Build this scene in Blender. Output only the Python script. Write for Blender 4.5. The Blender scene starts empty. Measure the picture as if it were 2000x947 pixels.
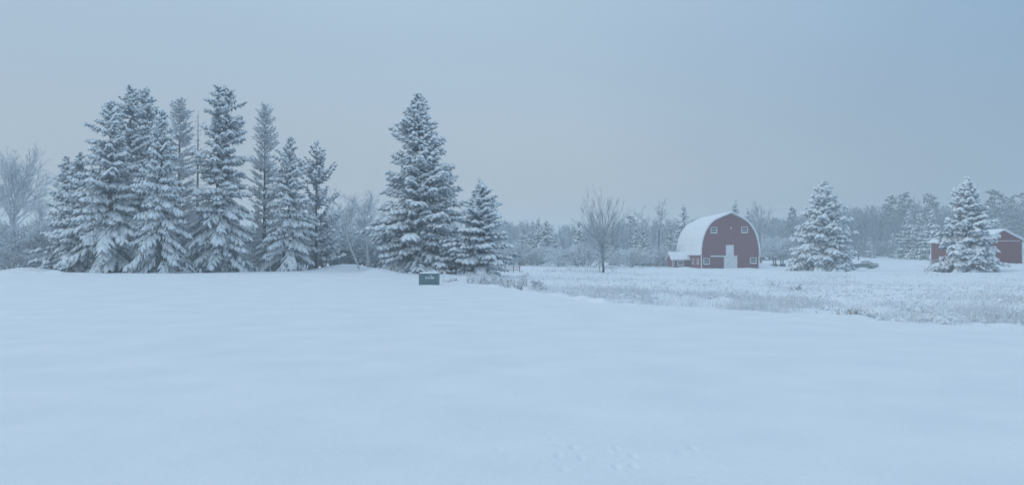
import bpy, math, random
import numpy as np
from mathutils import Vector

SC = bpy.context.scene
COL = SC.collection
R = math.radians
F = 1450.0          # focal length in photograph pixels
CZ = 2.0            # camera height
HOR = 500.0         # horizon row in the photograph

# ------------------------------------------------------------------ camera
cam = bpy.data.cameras.new('camera')
cam.sensor_width = 36.0
cam.lens = 36.0 * F / 2000.0
cam.clip_start = 0.1
cam.clip_end = 4000.0
camo = bpy.data.objects.new('camera', cam)
camo.location = (0, 0, CZ)
camo.rotation_euler = (R(90) + math.atan(26.5 / F), 0, 0)
COL.objects.link(camo)
SC.camera = camo

# ------------------------------------------------------------------ sky (overcast, a faint glow low on the left)
SKY_COL = (0.374, 0.490, 0.606); SKY_BASE, SKY_LIFT = 0.80, 0.84
SUN_AZ, SUN_EL = R(-75), R(24)
SUND = Vector((math.sin(SUN_AZ) * math.cos(SUN_EL), math.cos(SUN_AZ) * math.cos(SUN_EL), math.sin(SUN_EL)))
W = bpy.data.worlds.new('World'); SC.world = W; W.use_nodes = True
wn, wl = W.node_tree.nodes, W.node_tree.links
wn.clear()
def wnode(t, **k):
    n = wn.new(t)
    for a, b in k.items(): setattr(n, a, b)
    return n
sky = wnode('ShaderNodeTexSky', sky_type='NISHITA', sun_disc=False)
sky.sun_elevation = SUN_EL; sky.sun_rotation = SUN_AZ
sky.air_density = 1.0; sky.dust_density = 1.0
tc = wnode('ShaderNodeTexCoord')
sep = wnode('ShaderNodeSeparateXYZ'); wl.new(tc.outputs['Generated'], sep.inputs[0])
def wmath(op, a, b_=None, c=None):
    n = wnode('ShaderNodeMath', operation=op)
    for k, v in enumerate((a, b_, c)):
        if v is None: continue
        if isinstance(v, (int, float)): n.inputs[k].default_value = v
        else: wl.new(v, n.inputs[k])
    return n.outputs[0]
el = wmath('MAXIMUM', sep.outputs['Z'], 0.0)
lift = wmath('MULTIPLY_ADD', el, SKY_LIFT, SKY_BASE)          # an overcast sky brightens towards the zenith
side = wnode('ShaderNodeMapRange', interpolation_type='SMOOTHSTEP')  # heavier cloud to the right
side.inputs['From Min'].default_value = -0.05; side.inputs['From Max'].default_value = 0.75
side.inputs['To Min'].default_value = 0.0; side.inputs['To Max'].default_value = 0.82
wl.new(sep.outputs['X'], side.inputs['Value'])
nz = wnode('ShaderNodeTexNoise'); nz.inputs['Scale'].default_value = 1.5; nz.inputs['Detail'].default_value = 3.0
mp = wnode('ShaderNodeMapping'); mp.inputs['Scale'].default_value = (1, 1, 2.6)
wl.new(tc.outputs['Generated'], mp.inputs['Vector']); wl.new(mp.outputs['Vector'], nz.inputs['Vector'])
mr = wnode('ShaderNodeMapRange')
mr.inputs['From Min'].default_value = 0.3; mr.inputs['From Max'].default_value = 0.7
mr.inputs['To Min'].default_value = 9.6; mr.inputs['To Max'].default_value = 10.4
wl.new(nz.outputs['Fac'], mr.inputs['Value'])
amt = wmath('MULTIPLY', lift, mr.outputs['Result'])
cl = wnode('ShaderNodeVectorMath', operation='SCALE')
hzr = wnode('ShaderNodeMapRange', interpolation_type='SMOOTHSTEP'); hzr.inputs['From Max'].default_value = 0.30
wl.new(el, hzr.inputs['Value'])
hmix = wnode('ShaderNodeMix', data_type='RGBA'); hmix.inputs['A'].default_value = (0.475, 0.525, 0.56, 1); hmix.inputs['B'].default_value = (*SKY_COL, 1)
wl.new(hzr.outputs['Result'], hmix.inputs['Factor']); dark = wnode('ShaderNodeMix', data_type='RGBA', blend_type='MULTIPLY'); dark.inputs['B'].default_value = (0.52, 0.66, 0.80, 1)
wl.new(side.outputs['Result'], dark.inputs['Factor']); wl.new(hmix.outputs['Result'], dark.inputs['A']); wl.new(dark.outputs['Result'], cl.inputs[0])
wl.new(amt, cl.inputs['Scale'])
mx = wnode('ShaderNodeMix', data_type='RGBA'); mx.inputs['Factor'].default_value = 0.985
wl.new(sky.outputs['Color'], mx.inputs['A']); wl.new(cl.outputs['Vector'], mx.inputs['B'])
bg = wnode('ShaderNodeBackground'); bg.inputs['Strength'].default_value = 0.1
wo = wnode('ShaderNodeOutputWorld')
wl.new(mx.outputs['Result'], bg.inputs['Color']); wl.new(bg.outputs['Background'], wo.inputs['Surface'])

# ------------------------------------------------------------------ sun behind the cloud
sl = bpy.data.lights.new('sun', 'SUN'); sl.energy = 0.5; sl.angle = R(40); sl.color = (1, 0.96, 0.92)
so = bpy.data.objects.new('sun', sl); COL.objects.link(so)
so.rotation_euler = SUND.to_track_quat('Z', 'Y').to_euler()

vs = SC.view_settings
vs.view_transform = 'Standard'; vs.look = 'None'; vs.exposure = 0.05; vs.gamma = 1.0; vs.use_curve_mapping = False
SC.render.engine = 'CYCLES'
cy = SC.cycles
cy.max_bounces = 5; cy.diffuse_bounces = 3; cy.glossy_bounces = 2; cy.volume_bounces = 3; cy.transmission_bounces = 2
cy.use_denoising = True
try: cy.denoiser = 'OPENIMAGEDENOISE'
except Exception: pass

# ------------------------------------------------------------------ helpers
def nrm(v):
    return v / np.maximum(np.linalg.norm(v, axis=-1, keepdims=True), 1e-9)

def mesh_np(name, V, faces, mats, smooth=True, mat_idx=None):
    """faces: list of int arrays (n,3)/(n,4)"""
    me = bpy.data.meshes.new(name)
    V = np.asarray(V, np.float32)
    faces = [np.asarray(f, np.int32) for f in faces if len(f)]
    nl = sum(f.size for f in faces); nf = sum(len(f) for f in faces)
    me.vertices.add(len(V)); me.vertices.foreach_set('co', V.ravel())
    me.loops.add(nl); me.polygons.add(nf)
    me.loops.foreach_set('vertex_index', np.concatenate([f.ravel() for f in faces]))
    tot = np.concatenate([np.full(len(f), f.shape[1], np.int32) for f in faces])
    st = np.concatenate([[0], np.cumsum(tot)[:-1]]).astype(np.int32)
    me.polygons.foreach_set('loop_start', st)
    try: me.polygons.foreach_set('loop_total', tot)
    except Exception: pass
    me.polygons.foreach_set('use_smooth', np.full(nf, smooth, bool))
    for m in (mats if isinstance(mats, (list, tuple)) else [mats]): me.materials.append(m)
    me.update(calc_edges=True); me.validate()
    return me

def obj(name, me, parent=None, loc=None):
    o = bpy.data.objects.new(name, me); COL.objects.link(o)
    if parent: o.parent = parent
    if loc: o.location = loc
    return o

def fine_obj(name, me, parent):
    return fine(obj(name, me, parent))

def tag(o, label=None, cat=None, group=None, kind=None):
    if label: o['label'] = label
    if cat: o['category'] = cat
    if group: o['group'] = group
    if kind: o['kind'] = kind
    return o

def fine(o):
    o['kind'] = 'stuff'; return o     # twigs, needles, snow pads too small to pick apart

def thing(name, label, cat, loc=(0, 0, 0), rz=0.0, group=None):
    o = bpy.data.objects.new(name, None); COL.objects.link(o)
    o.empty_display_size = 0.3
    o.location = loc; o.rotation_euler = (0, 0, rz)
    return tag(o, label, cat, group)

class MB:
    """small mesh collector for built things"""
    def __init__(s): s.V = []; s.F = []
    def add(s, v, f):
        b = len(s.V); s.V += [tuple(p) for p in v]; s.F += [tuple(i + b for i in q) for q in f]; return s
    def box(s, x0, x1, y0, y1, z0, z1):
        v = [(x0,y0,z0),(x1,y0,z0),(x1,y1,z0),(x0,y1,z0),(x0,y0,z1),(x1,y0,z1),(x1,y1,z1),(x0,y1,z1)]
        return s.add(v, [(0,3,2,1),(4,5,6,7),(0,1,5,4),(1,2,6,5),(2,3,7,6),(3,0,4,7)])
    def prism(s, pts, y0, y1):
        """pts: outline in x,z, counter-clockwise seen from the front (-y)"""
        n = len(pts)
        v = [(x, y0, z) for x, z in pts] + [(x, y1, z) for x, z in pts]
        f = [tuple(range(n)), tuple(range(2*n-1, n-1, -1))]
        f += [(i, i+n, (i+1) % n + n, (i+1) % n) for i in range(n)]
        return s.add(v, f)
    def cyl(s, p, q, r0, r1=None, n=10):
        r1 = r0 if r1 is None else r1
        p = np.array(p, float); q = np.array(q, float); d = nrm(q - p)
        a = np.array([0, 0, 1.0]) if abs(d[2]) < 0.9 else np.array([1.0, 0, 0])
        u = nrm(np.cross(d, a)); w = np.cross(d, u)
        v = []
        for c, r in ((p, r0), (q, r1)):
            for i in range(n):
                t = 2*math.pi*i/n; v.append(c + r*(math.cos(t)*u + math.sin(t)*w))
        f = [(i, (i+1) % n, (i+1) % n + n, i+n) for i in range(n)] + [tuple(range(n-1, -1, -1)), tuple(range(n, 2*n))]
        return s.add(v, f)
    def build(s, name, mat, parent=None, bevel=0, smooth=False, loc=None):
        me = bpy.data.meshes.new(name); me.from_pydata(s.V, [], s.F); me.materials.append(mat)
        me.update()
        if smooth:
            me.polygons.foreach_set('use_smooth', np.ones(len(me.polygons), bool))
        o = obj(name, me, parent, loc)
        if bevel:
            b = o.modifiers.new('bevel', 'BEVEL'); b.width = bevel; b.segments = 2; b.limit_method = 'ANGLE'
        return o

# value noise in numpy
_rs = np.random.RandomState(7)
_perm = _rs.rand(256, 256)
def vnoise(x, y):
    x = np.asarray(x, float); y = np.asarray(y, float)
    xi = np.floor(x).astype(int); yi = np.floor(y).astype(int)
    fx = x - xi; fy = y - yi
    fx = fx*fx*(3-2*fx); fy = fy*fy*(3-2*fy)
    g = lambda a, b: _perm[a & 255, b & 255]
    return (g(xi, yi)*(1-fx) + g(xi+1, yi)*fx)*(1-fy) + (g(xi, yi+1)*(1-fx) + g(xi+1, yi+1)*fx)*fy - 0.5
def fbm(x, y, o=3):
    t = 0; a = 1.0
    for k in range(o):
        t = t + a*vnoise(x*2**k + 13.7*k, y*2**k + 5.1*k); a *= 0.5
    return t
def sstep(a, b, x):
    t = np.clip((np.asarray(x, float)-a)/(b-a), 0, 1); return t*t*(3-2*t)

# ------------------------------------------------------------------ materials
def mat(name):
    m = bpy.data.materials.new(name); m.use_nodes = True
    n = m.node_tree.nodes; l = m.node_tree.links
    return m, n, l, n['Principled BSDF']

def noise_mat(name, c1, c2, scale=4.0, rough=0.8, detail=4.0, lo=0.35, hi=0.65, bump=0.0, bscale=None, spec=0.2, metal=0.0):
    m, n, l, p = mat(name)
    t = n.new('ShaderNodeTexCoord'); z = n.new('ShaderNodeTexNoise')
    z.inputs['Scale'].default_value = scale; z.inputs['Detail'].default_value = detail
    l.new(t.outputs['Object'], z.inputs['Vector'])
    r = n.new('ShaderNodeValToRGB')
    r.color_ramp.elements[0].position = lo; r.color_ramp.elements[0].color = (*c1, 1)
    r.color_ramp.elements[1].position = hi; r.color_ramp.elements[1].color = (*c2, 1)
    l.new(z.outputs['Fac'], r.inputs['Fac']); l.new(r.outputs['Color'], p.inputs['Base Color'])
    p.inputs['Roughness'].default_value = rough; p.inputs['Specular IOR Level'].default_value = spec
    p.inputs['Metallic'].default_value = metal
    if bump:
        z2 = n.new('ShaderNodeTexNoise'); z2.inputs['Scale'].default_value = bscale or scale; z2.inputs['Detail'].default_value = 5
        l.new(t.outputs['Object'], z2.inputs['Vector'])
        b = n.new('ShaderNodeBump'); b.inputs['Strength'].default_value = bump; b.inputs['Distance'].default_value = 0.05
        l.new(z2.outputs['Fac'], b.inputs['Height']); l.new(b.outputs['Normal'], p.inputs['Normal'])
    return m

def frost_mat(name, bark1, bark2, snow=(0.82, 0.85, 0.89), lo=-0.2, hi=0.6, scale=2.0, base=0.0):
    """bark or needles with snow and rime lying on what faces upward"""
    m, n, l, p = mat(name)
    t = n.new('ShaderNodeTexCoord'); g = n.new('ShaderNodeNewGeometry')
    z = n.new('ShaderNodeTexNoise'); z.inputs['Scale'].default_value = scale; z.inputs['Detail'].default_value = 4
    l.new(t.outputs['Object'], z.inputs['Vector'])
    mb = n.new('ShaderNodeMix'); mb.data_type = 'RGBA'
    mb.inputs['A'].default_value = (*bark1, 1); mb.inputs['B'].default_value = (*bark2, 1)
    l.new(z.outputs['Fac'], mb.inputs['Factor'])
    sx = n.new('ShaderNodeSeparateXYZ'); l.new(g.outputs['Normal'], sx.inputs[0])
    ad = n.new('ShaderNodeMath'); ad.operation = 'ADD'
    ns = n.new('ShaderNodeMath'); ns.operation = 'MULTIPLY_ADD'; ns.inputs[1].default_value = 1.2; ns.inputs[2].default_value = -0.6
    l.new(z.outputs['Fac'], ns.inputs[0]); l.new(sx.outputs['Z'], ad.inputs[0]); l.new(ns.outputs[0], ad.inputs[1])
    mr = n.new('ShaderNodeMapRange'); mr.inputs['From Min'].default_value = lo; mr.inputs['From Max'].default_value = hi
    mr.inputs['To Min'].default_value = base; mr.inputs['To Max'].default_value = 1.0
    l.new(ad.outputs[0], mr.inputs['Value'])
    ms = n.new('ShaderNodeMix'); ms.data_type = 'RGBA'; ms.inputs['B'].default_value = (*snow, 1)
    l.new(mr.outputs['Result'], ms.inputs['Factor']); l.new(mb.outputs['Result'], ms.inputs['A'])
    l.new(ms.outputs['Result'], p.inputs['Base Color'])
    p.inputs['Roughness'].default_value = 0.85; p.inputs['Specular IOR Level'].default_value = 0.15
    return m

M = {}
M['snow'] = noise_mat('snow', (0.82, 0.85, 0.88), (0.88, 0.90, 0.92), 0.6, 0.65, bump=0.25, bscale=9.0, spec=0.25)
M['snow_pad'] = noise_mat('snow_on_boughs', (0.88, 0.91, 0.93), (0.93, 0.95, 0.96), 3.0, 0.7, spec=0.2, bump=0.3, bscale=14)
M['needles'] = frost_mat('spruce_needles', (0.046, 0.092, 0.146), (0.105, 0.180, 0.250), lo=0.18, hi=1.3, scale=7.0, base=0.05)
M['needles_dark'] = frost_mat('dark_needles', (0.020, 0.042, 0.058), (0.05, 0.088, 0.115), lo=0.4, hi=1.4, scale=5.0, base=0.02)
M['needles_rime'] = frost_mat('rimed_needles', (0.26, 0.31, 0.35), (0.46, 0.50, 0.54), lo=-0.1, hi=0.9, scale=4.0, base=0.28)
M['bark'] = frost_mat('dark_bark', (0.055, 0.052, 0.052), (0.14, 0.135, 0.135), lo=0.2, hi=0.8, scale=5.0)
M['twig'] = frost_mat('frosted_twigs', (0.16, 0.165, 0.17), (0.28, 0.29, 0.30), lo=-0.2, hi=0.6, scale=3.0, base=0.15)
M['limb'] = frost_mat('snow_dusted_limbs', (0.15, 0.155, 0.165), (0.27, 0.28, 0.29), lo=-0.1, hi=0.8, scale=3.0, base=0.15)
M['rime'] = frost_mat('rimed_twigs', (0.25, 0.28, 0.31), (0.46, 0.49, 0.52), lo=-0.3, hi=0.9, scale=1.2, base=0.15)
M['birch'] = frost_mat('birch_bark', (0.16, 0.15, 0.145), (0.62, 0.62, 0.62), lo=-0.1, hi=0.5, scale=3.5, base=0.1)
M['far'] = frost_mat('far_rimed_twigs', (0.06, 0.085, 0.115), (0.16, 0.20, 0.25), lo=0.0, hi=1.1, scale=0.25, base=0.05)
M['grass'] = frost_mat('frosted_grass', (0.44, 0.40, 0.36), (0.76, 0.74, 0.72), lo=-0.6, hi=0.5, scale=3.0, base=0.40)
M['weed'] = frost_mat('dead_weed', (0.09, 0.09, 0.085), (0.28, 0.265, 0.25), lo=0.0, hi=0.8, scale=9.0, base=0.15)
M['white'] = noise_mat('white_paint', (0.70, 0.72, 0.73), (0.80, 0.81, 0.82), 2.0, 0.5)
M['glass'] = noise_mat('window_glass', (0.03, 0.045, 0.05), (0.06, 0.08, 0.085), 1.5, 0.15, spec=0.5)
M['dark_metal'] = noise_mat('dark_metal', (0.03, 0.033, 0.035), (0.07, 0.07, 0.07), 6, 0.6)
M['wood'] = noise_mat('weathered_wood', (0.14, 0.11, 0.09), (0.26, 0.21, 0.17), 8, 0.8, bump=0.3)
M['gate'] = noise_mat('brown_gate_wood', (0.22, 0.12, 0.07), (0.32, 0.19, 0.12), 8, 0.8)
M['box_green'] = noise_mat('utility_green', (0.12, 0.20, 0.215), (0.14, 0.225, 0.24), 5, 0.5, spec=0.3)
M['metal_roof'] = noise_mat('metal_roofing', (0.35, 0.37, 0.38), (0.45, 0.46, 0.47), 3, 0.5)
M['tyre'] = noise_mat('tyre_rubber', (0.02, 0.02, 0.02), (0.04, 0.04, 0.04), 12, 0.9)
M['chrome'] = noise_mat('chrome', (0.5, 0.5, 0.52), (0.6, 0.6, 0.62), 6, 0.3, metal=0.8)
M['car'] = noise_mat('car_paint', (0.10, 0.13, 0.14), (0.14, 0.17, 0.18), 3, 0.4, spec=0.5)
M['iced_glass'] = noise_mat('snow_crusted_glass', (0.45, 0.48, 0.50), (0.72, 0.74, 0.76), 4, 0.7)
M['lamp'] = noise_mat('lamp_glass', (0.7, 0.7, 0.68), (0.8, 0.8, 0.78), 3, 0.3)

def siding(name, c1, c2, pitch):
    m, n, l, p = mat(name)
    t = n.new('ShaderNodeTexCoord'); z = n.new('ShaderNodeTexNoise')
    mp = n.new('ShaderNodeMapping'); mp.inputs['Scale'].default_value = (0.5, 0.5, 2.5)
    l.new(t.outputs['Object'], mp.inputs['Vector']); l.new(mp.outputs['Vector'], z.inputs['Vector'])
    z.inputs['Scale'].default_value = 1.2; z.inputs['Detail'].default_value = 6
    r = n.new('ShaderNodeValToRGB')
    r.color_ramp.elements[0].position = 0.3; r.color_ramp.elements[0].color = (*c1, 1)
    r.color_ramp.elements[1].position = 0.7; r.color_ramp.elements[1].color = (*c2, 1)
    l.new(z.outputs['Fac'], r.inputs['Fac']); l.new(r.outputs['Color'], p.inputs['Base Color'])
    w = n.new('ShaderNodeTexWave'); w.bands_direction = 'Z'; w.wave_profile = 'SAW'
    w.inputs['Scale'].default_value = 1.0/pitch/3.1416*1.57
    l.new(t.outputs['Object'], w.inputs['Vector'])
    b = n.new('ShaderNodeBump'); b.inputs['Strength'].default_value = 0.6; b.inputs['Distance'].default_value = 0.03
    l.new(w.outputs['Fac'], b.inputs['Height']); l.new(b.outputs['Normal'], p.inputs['Normal'])
    p.inputs['Roughness'].default_value = 0.8; p.inputs['Specular IOR Level'].default_value = 0.15
    return m
M['red'] = siding('red_barn_siding', (0.175, 0.042, 0.05), (0.225, 0.056, 0.066), 0.2)
M['red_shed'] = siding('red_shed_siding', (0.16, 0.034, 0.032), (0.20, 0.044, 0.042), 0.3)

# ------------------------------------------------------------------ ground
ROWS = np.array([0.1, 12, 25, 40, 52, 62, 75, 100, 130, 160, 200, 250, 320, 450, 700, 1400])
COLS = np.array([-500, 60, 300, 620, 820, 1060, 1300, 1700, 2000, 2500])
HT = np.array([
 #  .1   12    25    40    52    62    75   100   130   160   200   250   320  450  700 1400
 [2.0, 2.0, 1.95, 1.80, 1.62, 1.48, 1.60, 1.9, 2.1, 2.2, 2.0, 1.5, 1.0, 0.5, 0, 0],
 [2.0, 2.0, 1.95, 1.80, 1.62, 1.48, 1.60, 1.9, 2.1, 2.2, 2.0, 1.5, 1.0, 0.5, 0, 0],
 [2.0, 2.0, 1.95, 1.80, 1.64, 1.50, 1.68, 1.9, 2.1, 2.2, 2.0, 1.5, 1.0, 0.5, 0, 0],
 [2.0, 2.0, 1.97, 1.85, 1.68, 1.52, 1.55, 1.8, 2.1, 2.2, 2.0, 1.5, 1.0, 0.5, 0, 0],
 [2.0, 2.0, 2.00, 2.00, 1.98, 1.58, 1.65, 1.9, 2.1, 2.2, 2.1, 1.8, 1.0, 0.5, 0, 0],
 [2.0, 2.0, 2.00, 2.00, 2.00, 2.02, 2.08, 2.2, 2.2, 2.2, 2.1, 2.0, 1.2, 0.5, 0, 0],
 [2.0, 2.0, 2.00, 2.10, 2.16, 2.20, 2.25, 2.4, 2.6, 2.76, 2.4, 2.0, 1.2, 0.0, -1, -1],
 [2.0, 2.0, 2.02, 2.15, 2.20, 2.25, 2.30, 2.4, 2.55, 2.45, 1.6, 0.0, -1.0, -3.0, -4, -4],
 [2.0, 2.0, 2.05, 2.15, 2.20, 2.22, 2.22, 2.05, 1.50, 1.20, 0.6, -0.6, -1.5, -4.0, -5, -5],
 [2.0, 2.0, 2.05, 2.15, 2.20, 2.22, 2.22, 2.05, 1.50, 1.20, 0.6, -0.6, -1.5, -4.0, -5, -5]])
EPX = np.array([500, 800, 860, 910, 1000, 1060, 1180, 1500, 1750, 2000, 2500])
EDD = np.array([58, 57, 55, 52.5, 45, 39.0, 31.0, 26.4, 22.4, 20.0, 17.0])

def polar(X, Y):
    X = np.asarray(X, float); Y = np.asarray(Y, float)
    r = np.hypot(X, Y); th = np.clip(np.arctan2(X, Y), -0.80, 0.80)
    return 1000 + F*np.tan(th), np.maximum(r*np.cos(th), 0.1)

def gz(X, Y, fine=True):
    px, d = polar(X, Y)
    u = np.interp(np.log(d), np.log(ROWS), np.arange(len(ROWS)))
    v = np.interp(px, COLS, np.arange(len(COLS)))
    i = np.clip(u.astype(int), 0, len(ROWS)-2); j = np.clip(v.astype(int), 0, len(COLS)-2)
    a = u-i; b = v-j; b = b*b*(3-2*b)
    h = (HT[j, i]*(1-a) + HT[j, i+1]*a)*(1-b) + (HT[j+1, i]*(1-a) + HT[j+1, i+1]*a)*b
    z = CZ - h
    # ploughed banks and mounds: px, d, width px, depth m, height
    for (bp, bd, bw, bl, bh) in ((45, 64, 42, 3.5, 0.22), (105, 62, 16, 2.0, 0.30), (60, 78, 60, 5, 0.45),
                                 (680, 82, 60, 7, 0.75), (742, 66, 34, 3.5, 0.45), (-150, 66, 90, 4, 0.5), (1336, 160, 14, 9, 0.25), (20, 60, 12, 1.6, 0.16), (72, 61, 8, 1.3, 0.14), (122, 61, 9, 1.5, 0.10), (838, 50.0, 26, 0.9, 0.05)):
        z = z + bh*np.exp(-((px-bp)/bw)**2 - ((d-bd)/bl)**2)
    if fine:
        ed = np.interp(px, EPX, EDD)
        f = sstep(-0.3, 1.2, d-ed)*(1-sstep(150, 260, d))
        right = sstep(820, 1000, px)
        X = np.asarray(X, float); Y = np.asarray(Y, float)
        z = z + 0.004*fbm(X*0.13, Y*0.13, 3)*sstep(4, 12, d)
        z = z + f*right*(0.30*fbm(X*0.30, Y*0.30, 2) + 0.20*np.maximum(fbm(X*1.0, Y*0.8, 3), -0.2))
        z = z + f*(1-right)*(0.10*fbm(X*0.5, Y*0.5, 3))
        # slight lip where the mown lawn meets the rough field
        z = z + 0.07*right*np.exp(-((d-ed-0.6)/0.7)**2)
    return z

TR = [(1078,854),(1093,866),(1091,886),(1121,871),(1136,892),(1100,913),(1203,873),(1210,888),(1203,908),(1235,887),(1236,907),
      (1352,873),(940,831),(973,877),(1327,880),(1188,880)]
def tracks(X, Y):
    z = np.zeros_like(X)
    for k, (px, py) in enumerate(TR):
        d = CZ*F/(py-HOR); x = (px-1000)/F*d
        s = (0.006 if k in (0, 1, 5, 7, 12, 13, 14, 15) else 0.016)
        dx = (X-x); dy = (Y-d)
        q = (dx/0.035)**2 + (dy/0.085)**2
        z -= s*np.exp(-q*q*0.6) - 0.18*s*np.exp(-((dx/0.07)**2 + (dy/0.14)**2))
    return z

def build_ground():
    pxs = np.concatenate([np.arange(-450, 920, 7.0), np.arange(920, 1380, 3.6), np.arange(1380, 2450, 5.0)])
    th = np.arctan((pxs-1000)/F)
    rest = np.linspace(th[-1], th[0]+2*math.pi, 60)[1:-1]
    th = np.concatenate([th, rest])
    ds = np.concatenate([np.geomspace(0.6, 6.2, 14), np.arange(6.4, 9.4, 0.028), np.geomspace(9.45, 15, 16),
                         np.geomspace(15.1, 70, 190), np.geomspace(71, 260, 110), np.geomspace(265, 900, 24)])
    # radial distance so that rows are straight (constant depth) in view
    c = np.maximum(np.cos(th), math.cos(0.80))
    c[len(pxs):] = math.cos(0.80)
    RR = ds[:, None]/c[None, :]
    X = RR*np.sin(th)[None, :]; Y = RR*np.cos(th)[None, :]
    Z = gz(X, Y) + tracks(X, Y)
    nr, nc = X.shape
    V = np.stack([X, Y, Z], -1).reshape(-1, 3)
    V = np.concatenate([V, [[0, 0, 0.0]]])
    i, j = np.meshgrid(np.arange(nr-1), np.arange(nc), indexing='ij')
    j2 = (j+1) % nc
    Q = np.stack([i*nc+j, i*nc+j2, (i+1)*nc+j2, (i+1)*nc+j], -1).reshape(-1, 4)[:, ::-1]
    jj = np.arange(nc)
    T = np.stack([jj, (jj+1) % nc, np.full(nc, nr*nc)], -1)
    me = mesh_np('snowy_ground', V, [Q, T], M['snow'])
    o = obj('snowy_ground', me); o['kind'] = 'structure'
build_ground()

def XY(px, d): return (px-1000)/F*d, d
def at(px, d, dz=0.0):
    x, y = XY(px, d); return (x, y, float(gz(x, y)) + dz)
def zpx(py, d): return CZ + (HOR-py)/F*d

# ------------------------------------------------------------------ conifers
def spindles(P, D, L, Rad, droop, st, fr, sides, wide=1.0, tall=1.0, up=0.0, close=False):
    n = len(P); UP = np.array([0, 0, 1.0])
    S = np.cross(D, UP); bad = np.linalg.norm(S, axis=1) < 1e-3; S[bad] = (1, 0, 0); S = nrm(S)
    U = np.cross(S, D)
    ang = np.arange(sides)*2*math.pi/sides + math.pi/2
    k = len(st); rows = []
    for t, f in zip(st, fr):
        c = P + D*(L*t)[:, None]; c[:, 2] -= droop*L*t*t; c[:, 2] += up*Rad
        if f == 0: rows.append(c[:, None, :]); continue
        ring = c[:, None, :] + (Rad*f)[:, None, None]*(wide*np.cos(ang)[None, :, None]*S[:, None, :] + tall*np.sin(ang)[None, :, None]*U[:, None, :])
        rows.append(ring)
    sizes = [r.shape[1] for r in rows]; off = np.concatenate([[0], np.cumsum(sizes)])
    V = np.concatenate(rows, axis=1); nv = V.shape[1]
    q, t3 = [], []
    for a in range(k-1):
        s0, s1 = sizes[a], sizes[a+1]
        for i in range(sides):
            j = (i+1) % sides
            if s0 > 1 and s1 > 1: q.append((off[a]+i, off[a]+j, off[a+1]+j, off[a+1]+i))
            elif s0 > 1: t3.append((off[a]+i, off[a]+j, off[a+1]))
            else: t3.append((off[a], off[a+1]+j, off[a+1]+i))
    base = (np.arange(n)*nv)[:, None, None]
    Q = (np.array(q, int).reshape(1, -1, 4) + base).reshape(-1, 4) if q else np.zeros((0, 4), int)
    T = (np.array(t3, int).reshape(1, -1, 3) + base).reshape(-1, 3) if t3 else np.zeros((0, 3), int)
    return V.reshape(-1, 3), Q, T

def join(parts):
    Vs, Qs, Ts = [], [], []; b = 0
    for V, Q, T in parts:
        Vs.append(V); Qs.append(Q+b); Ts.append(T+b); b += len(V)
    return np.concatenate(Vs), np.concatenate(Qs), np.concatenate(Ts)

def tube(pts, rad, sides=8):
    pts = np.array(pts, float); n = len(pts)
    ang = np.arange(sides)*2*math.pi/sides
    V = (pts[:, None, :] + np.array(rad)[:, None, None]*np.stack([np.cos(ang), np.sin(ang), 0*ang], -1)[None]).reshape(-1, 3)
    Q = [(a*sides+i, a*sides+(i+1) % sides, (a+1)*sides+(i+1) % sides, (a+1)*sides+i) for a in range(n-1) for i in range(sides)]
    return V, np.array(Q), np.zeros((0, 3), int)

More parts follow.
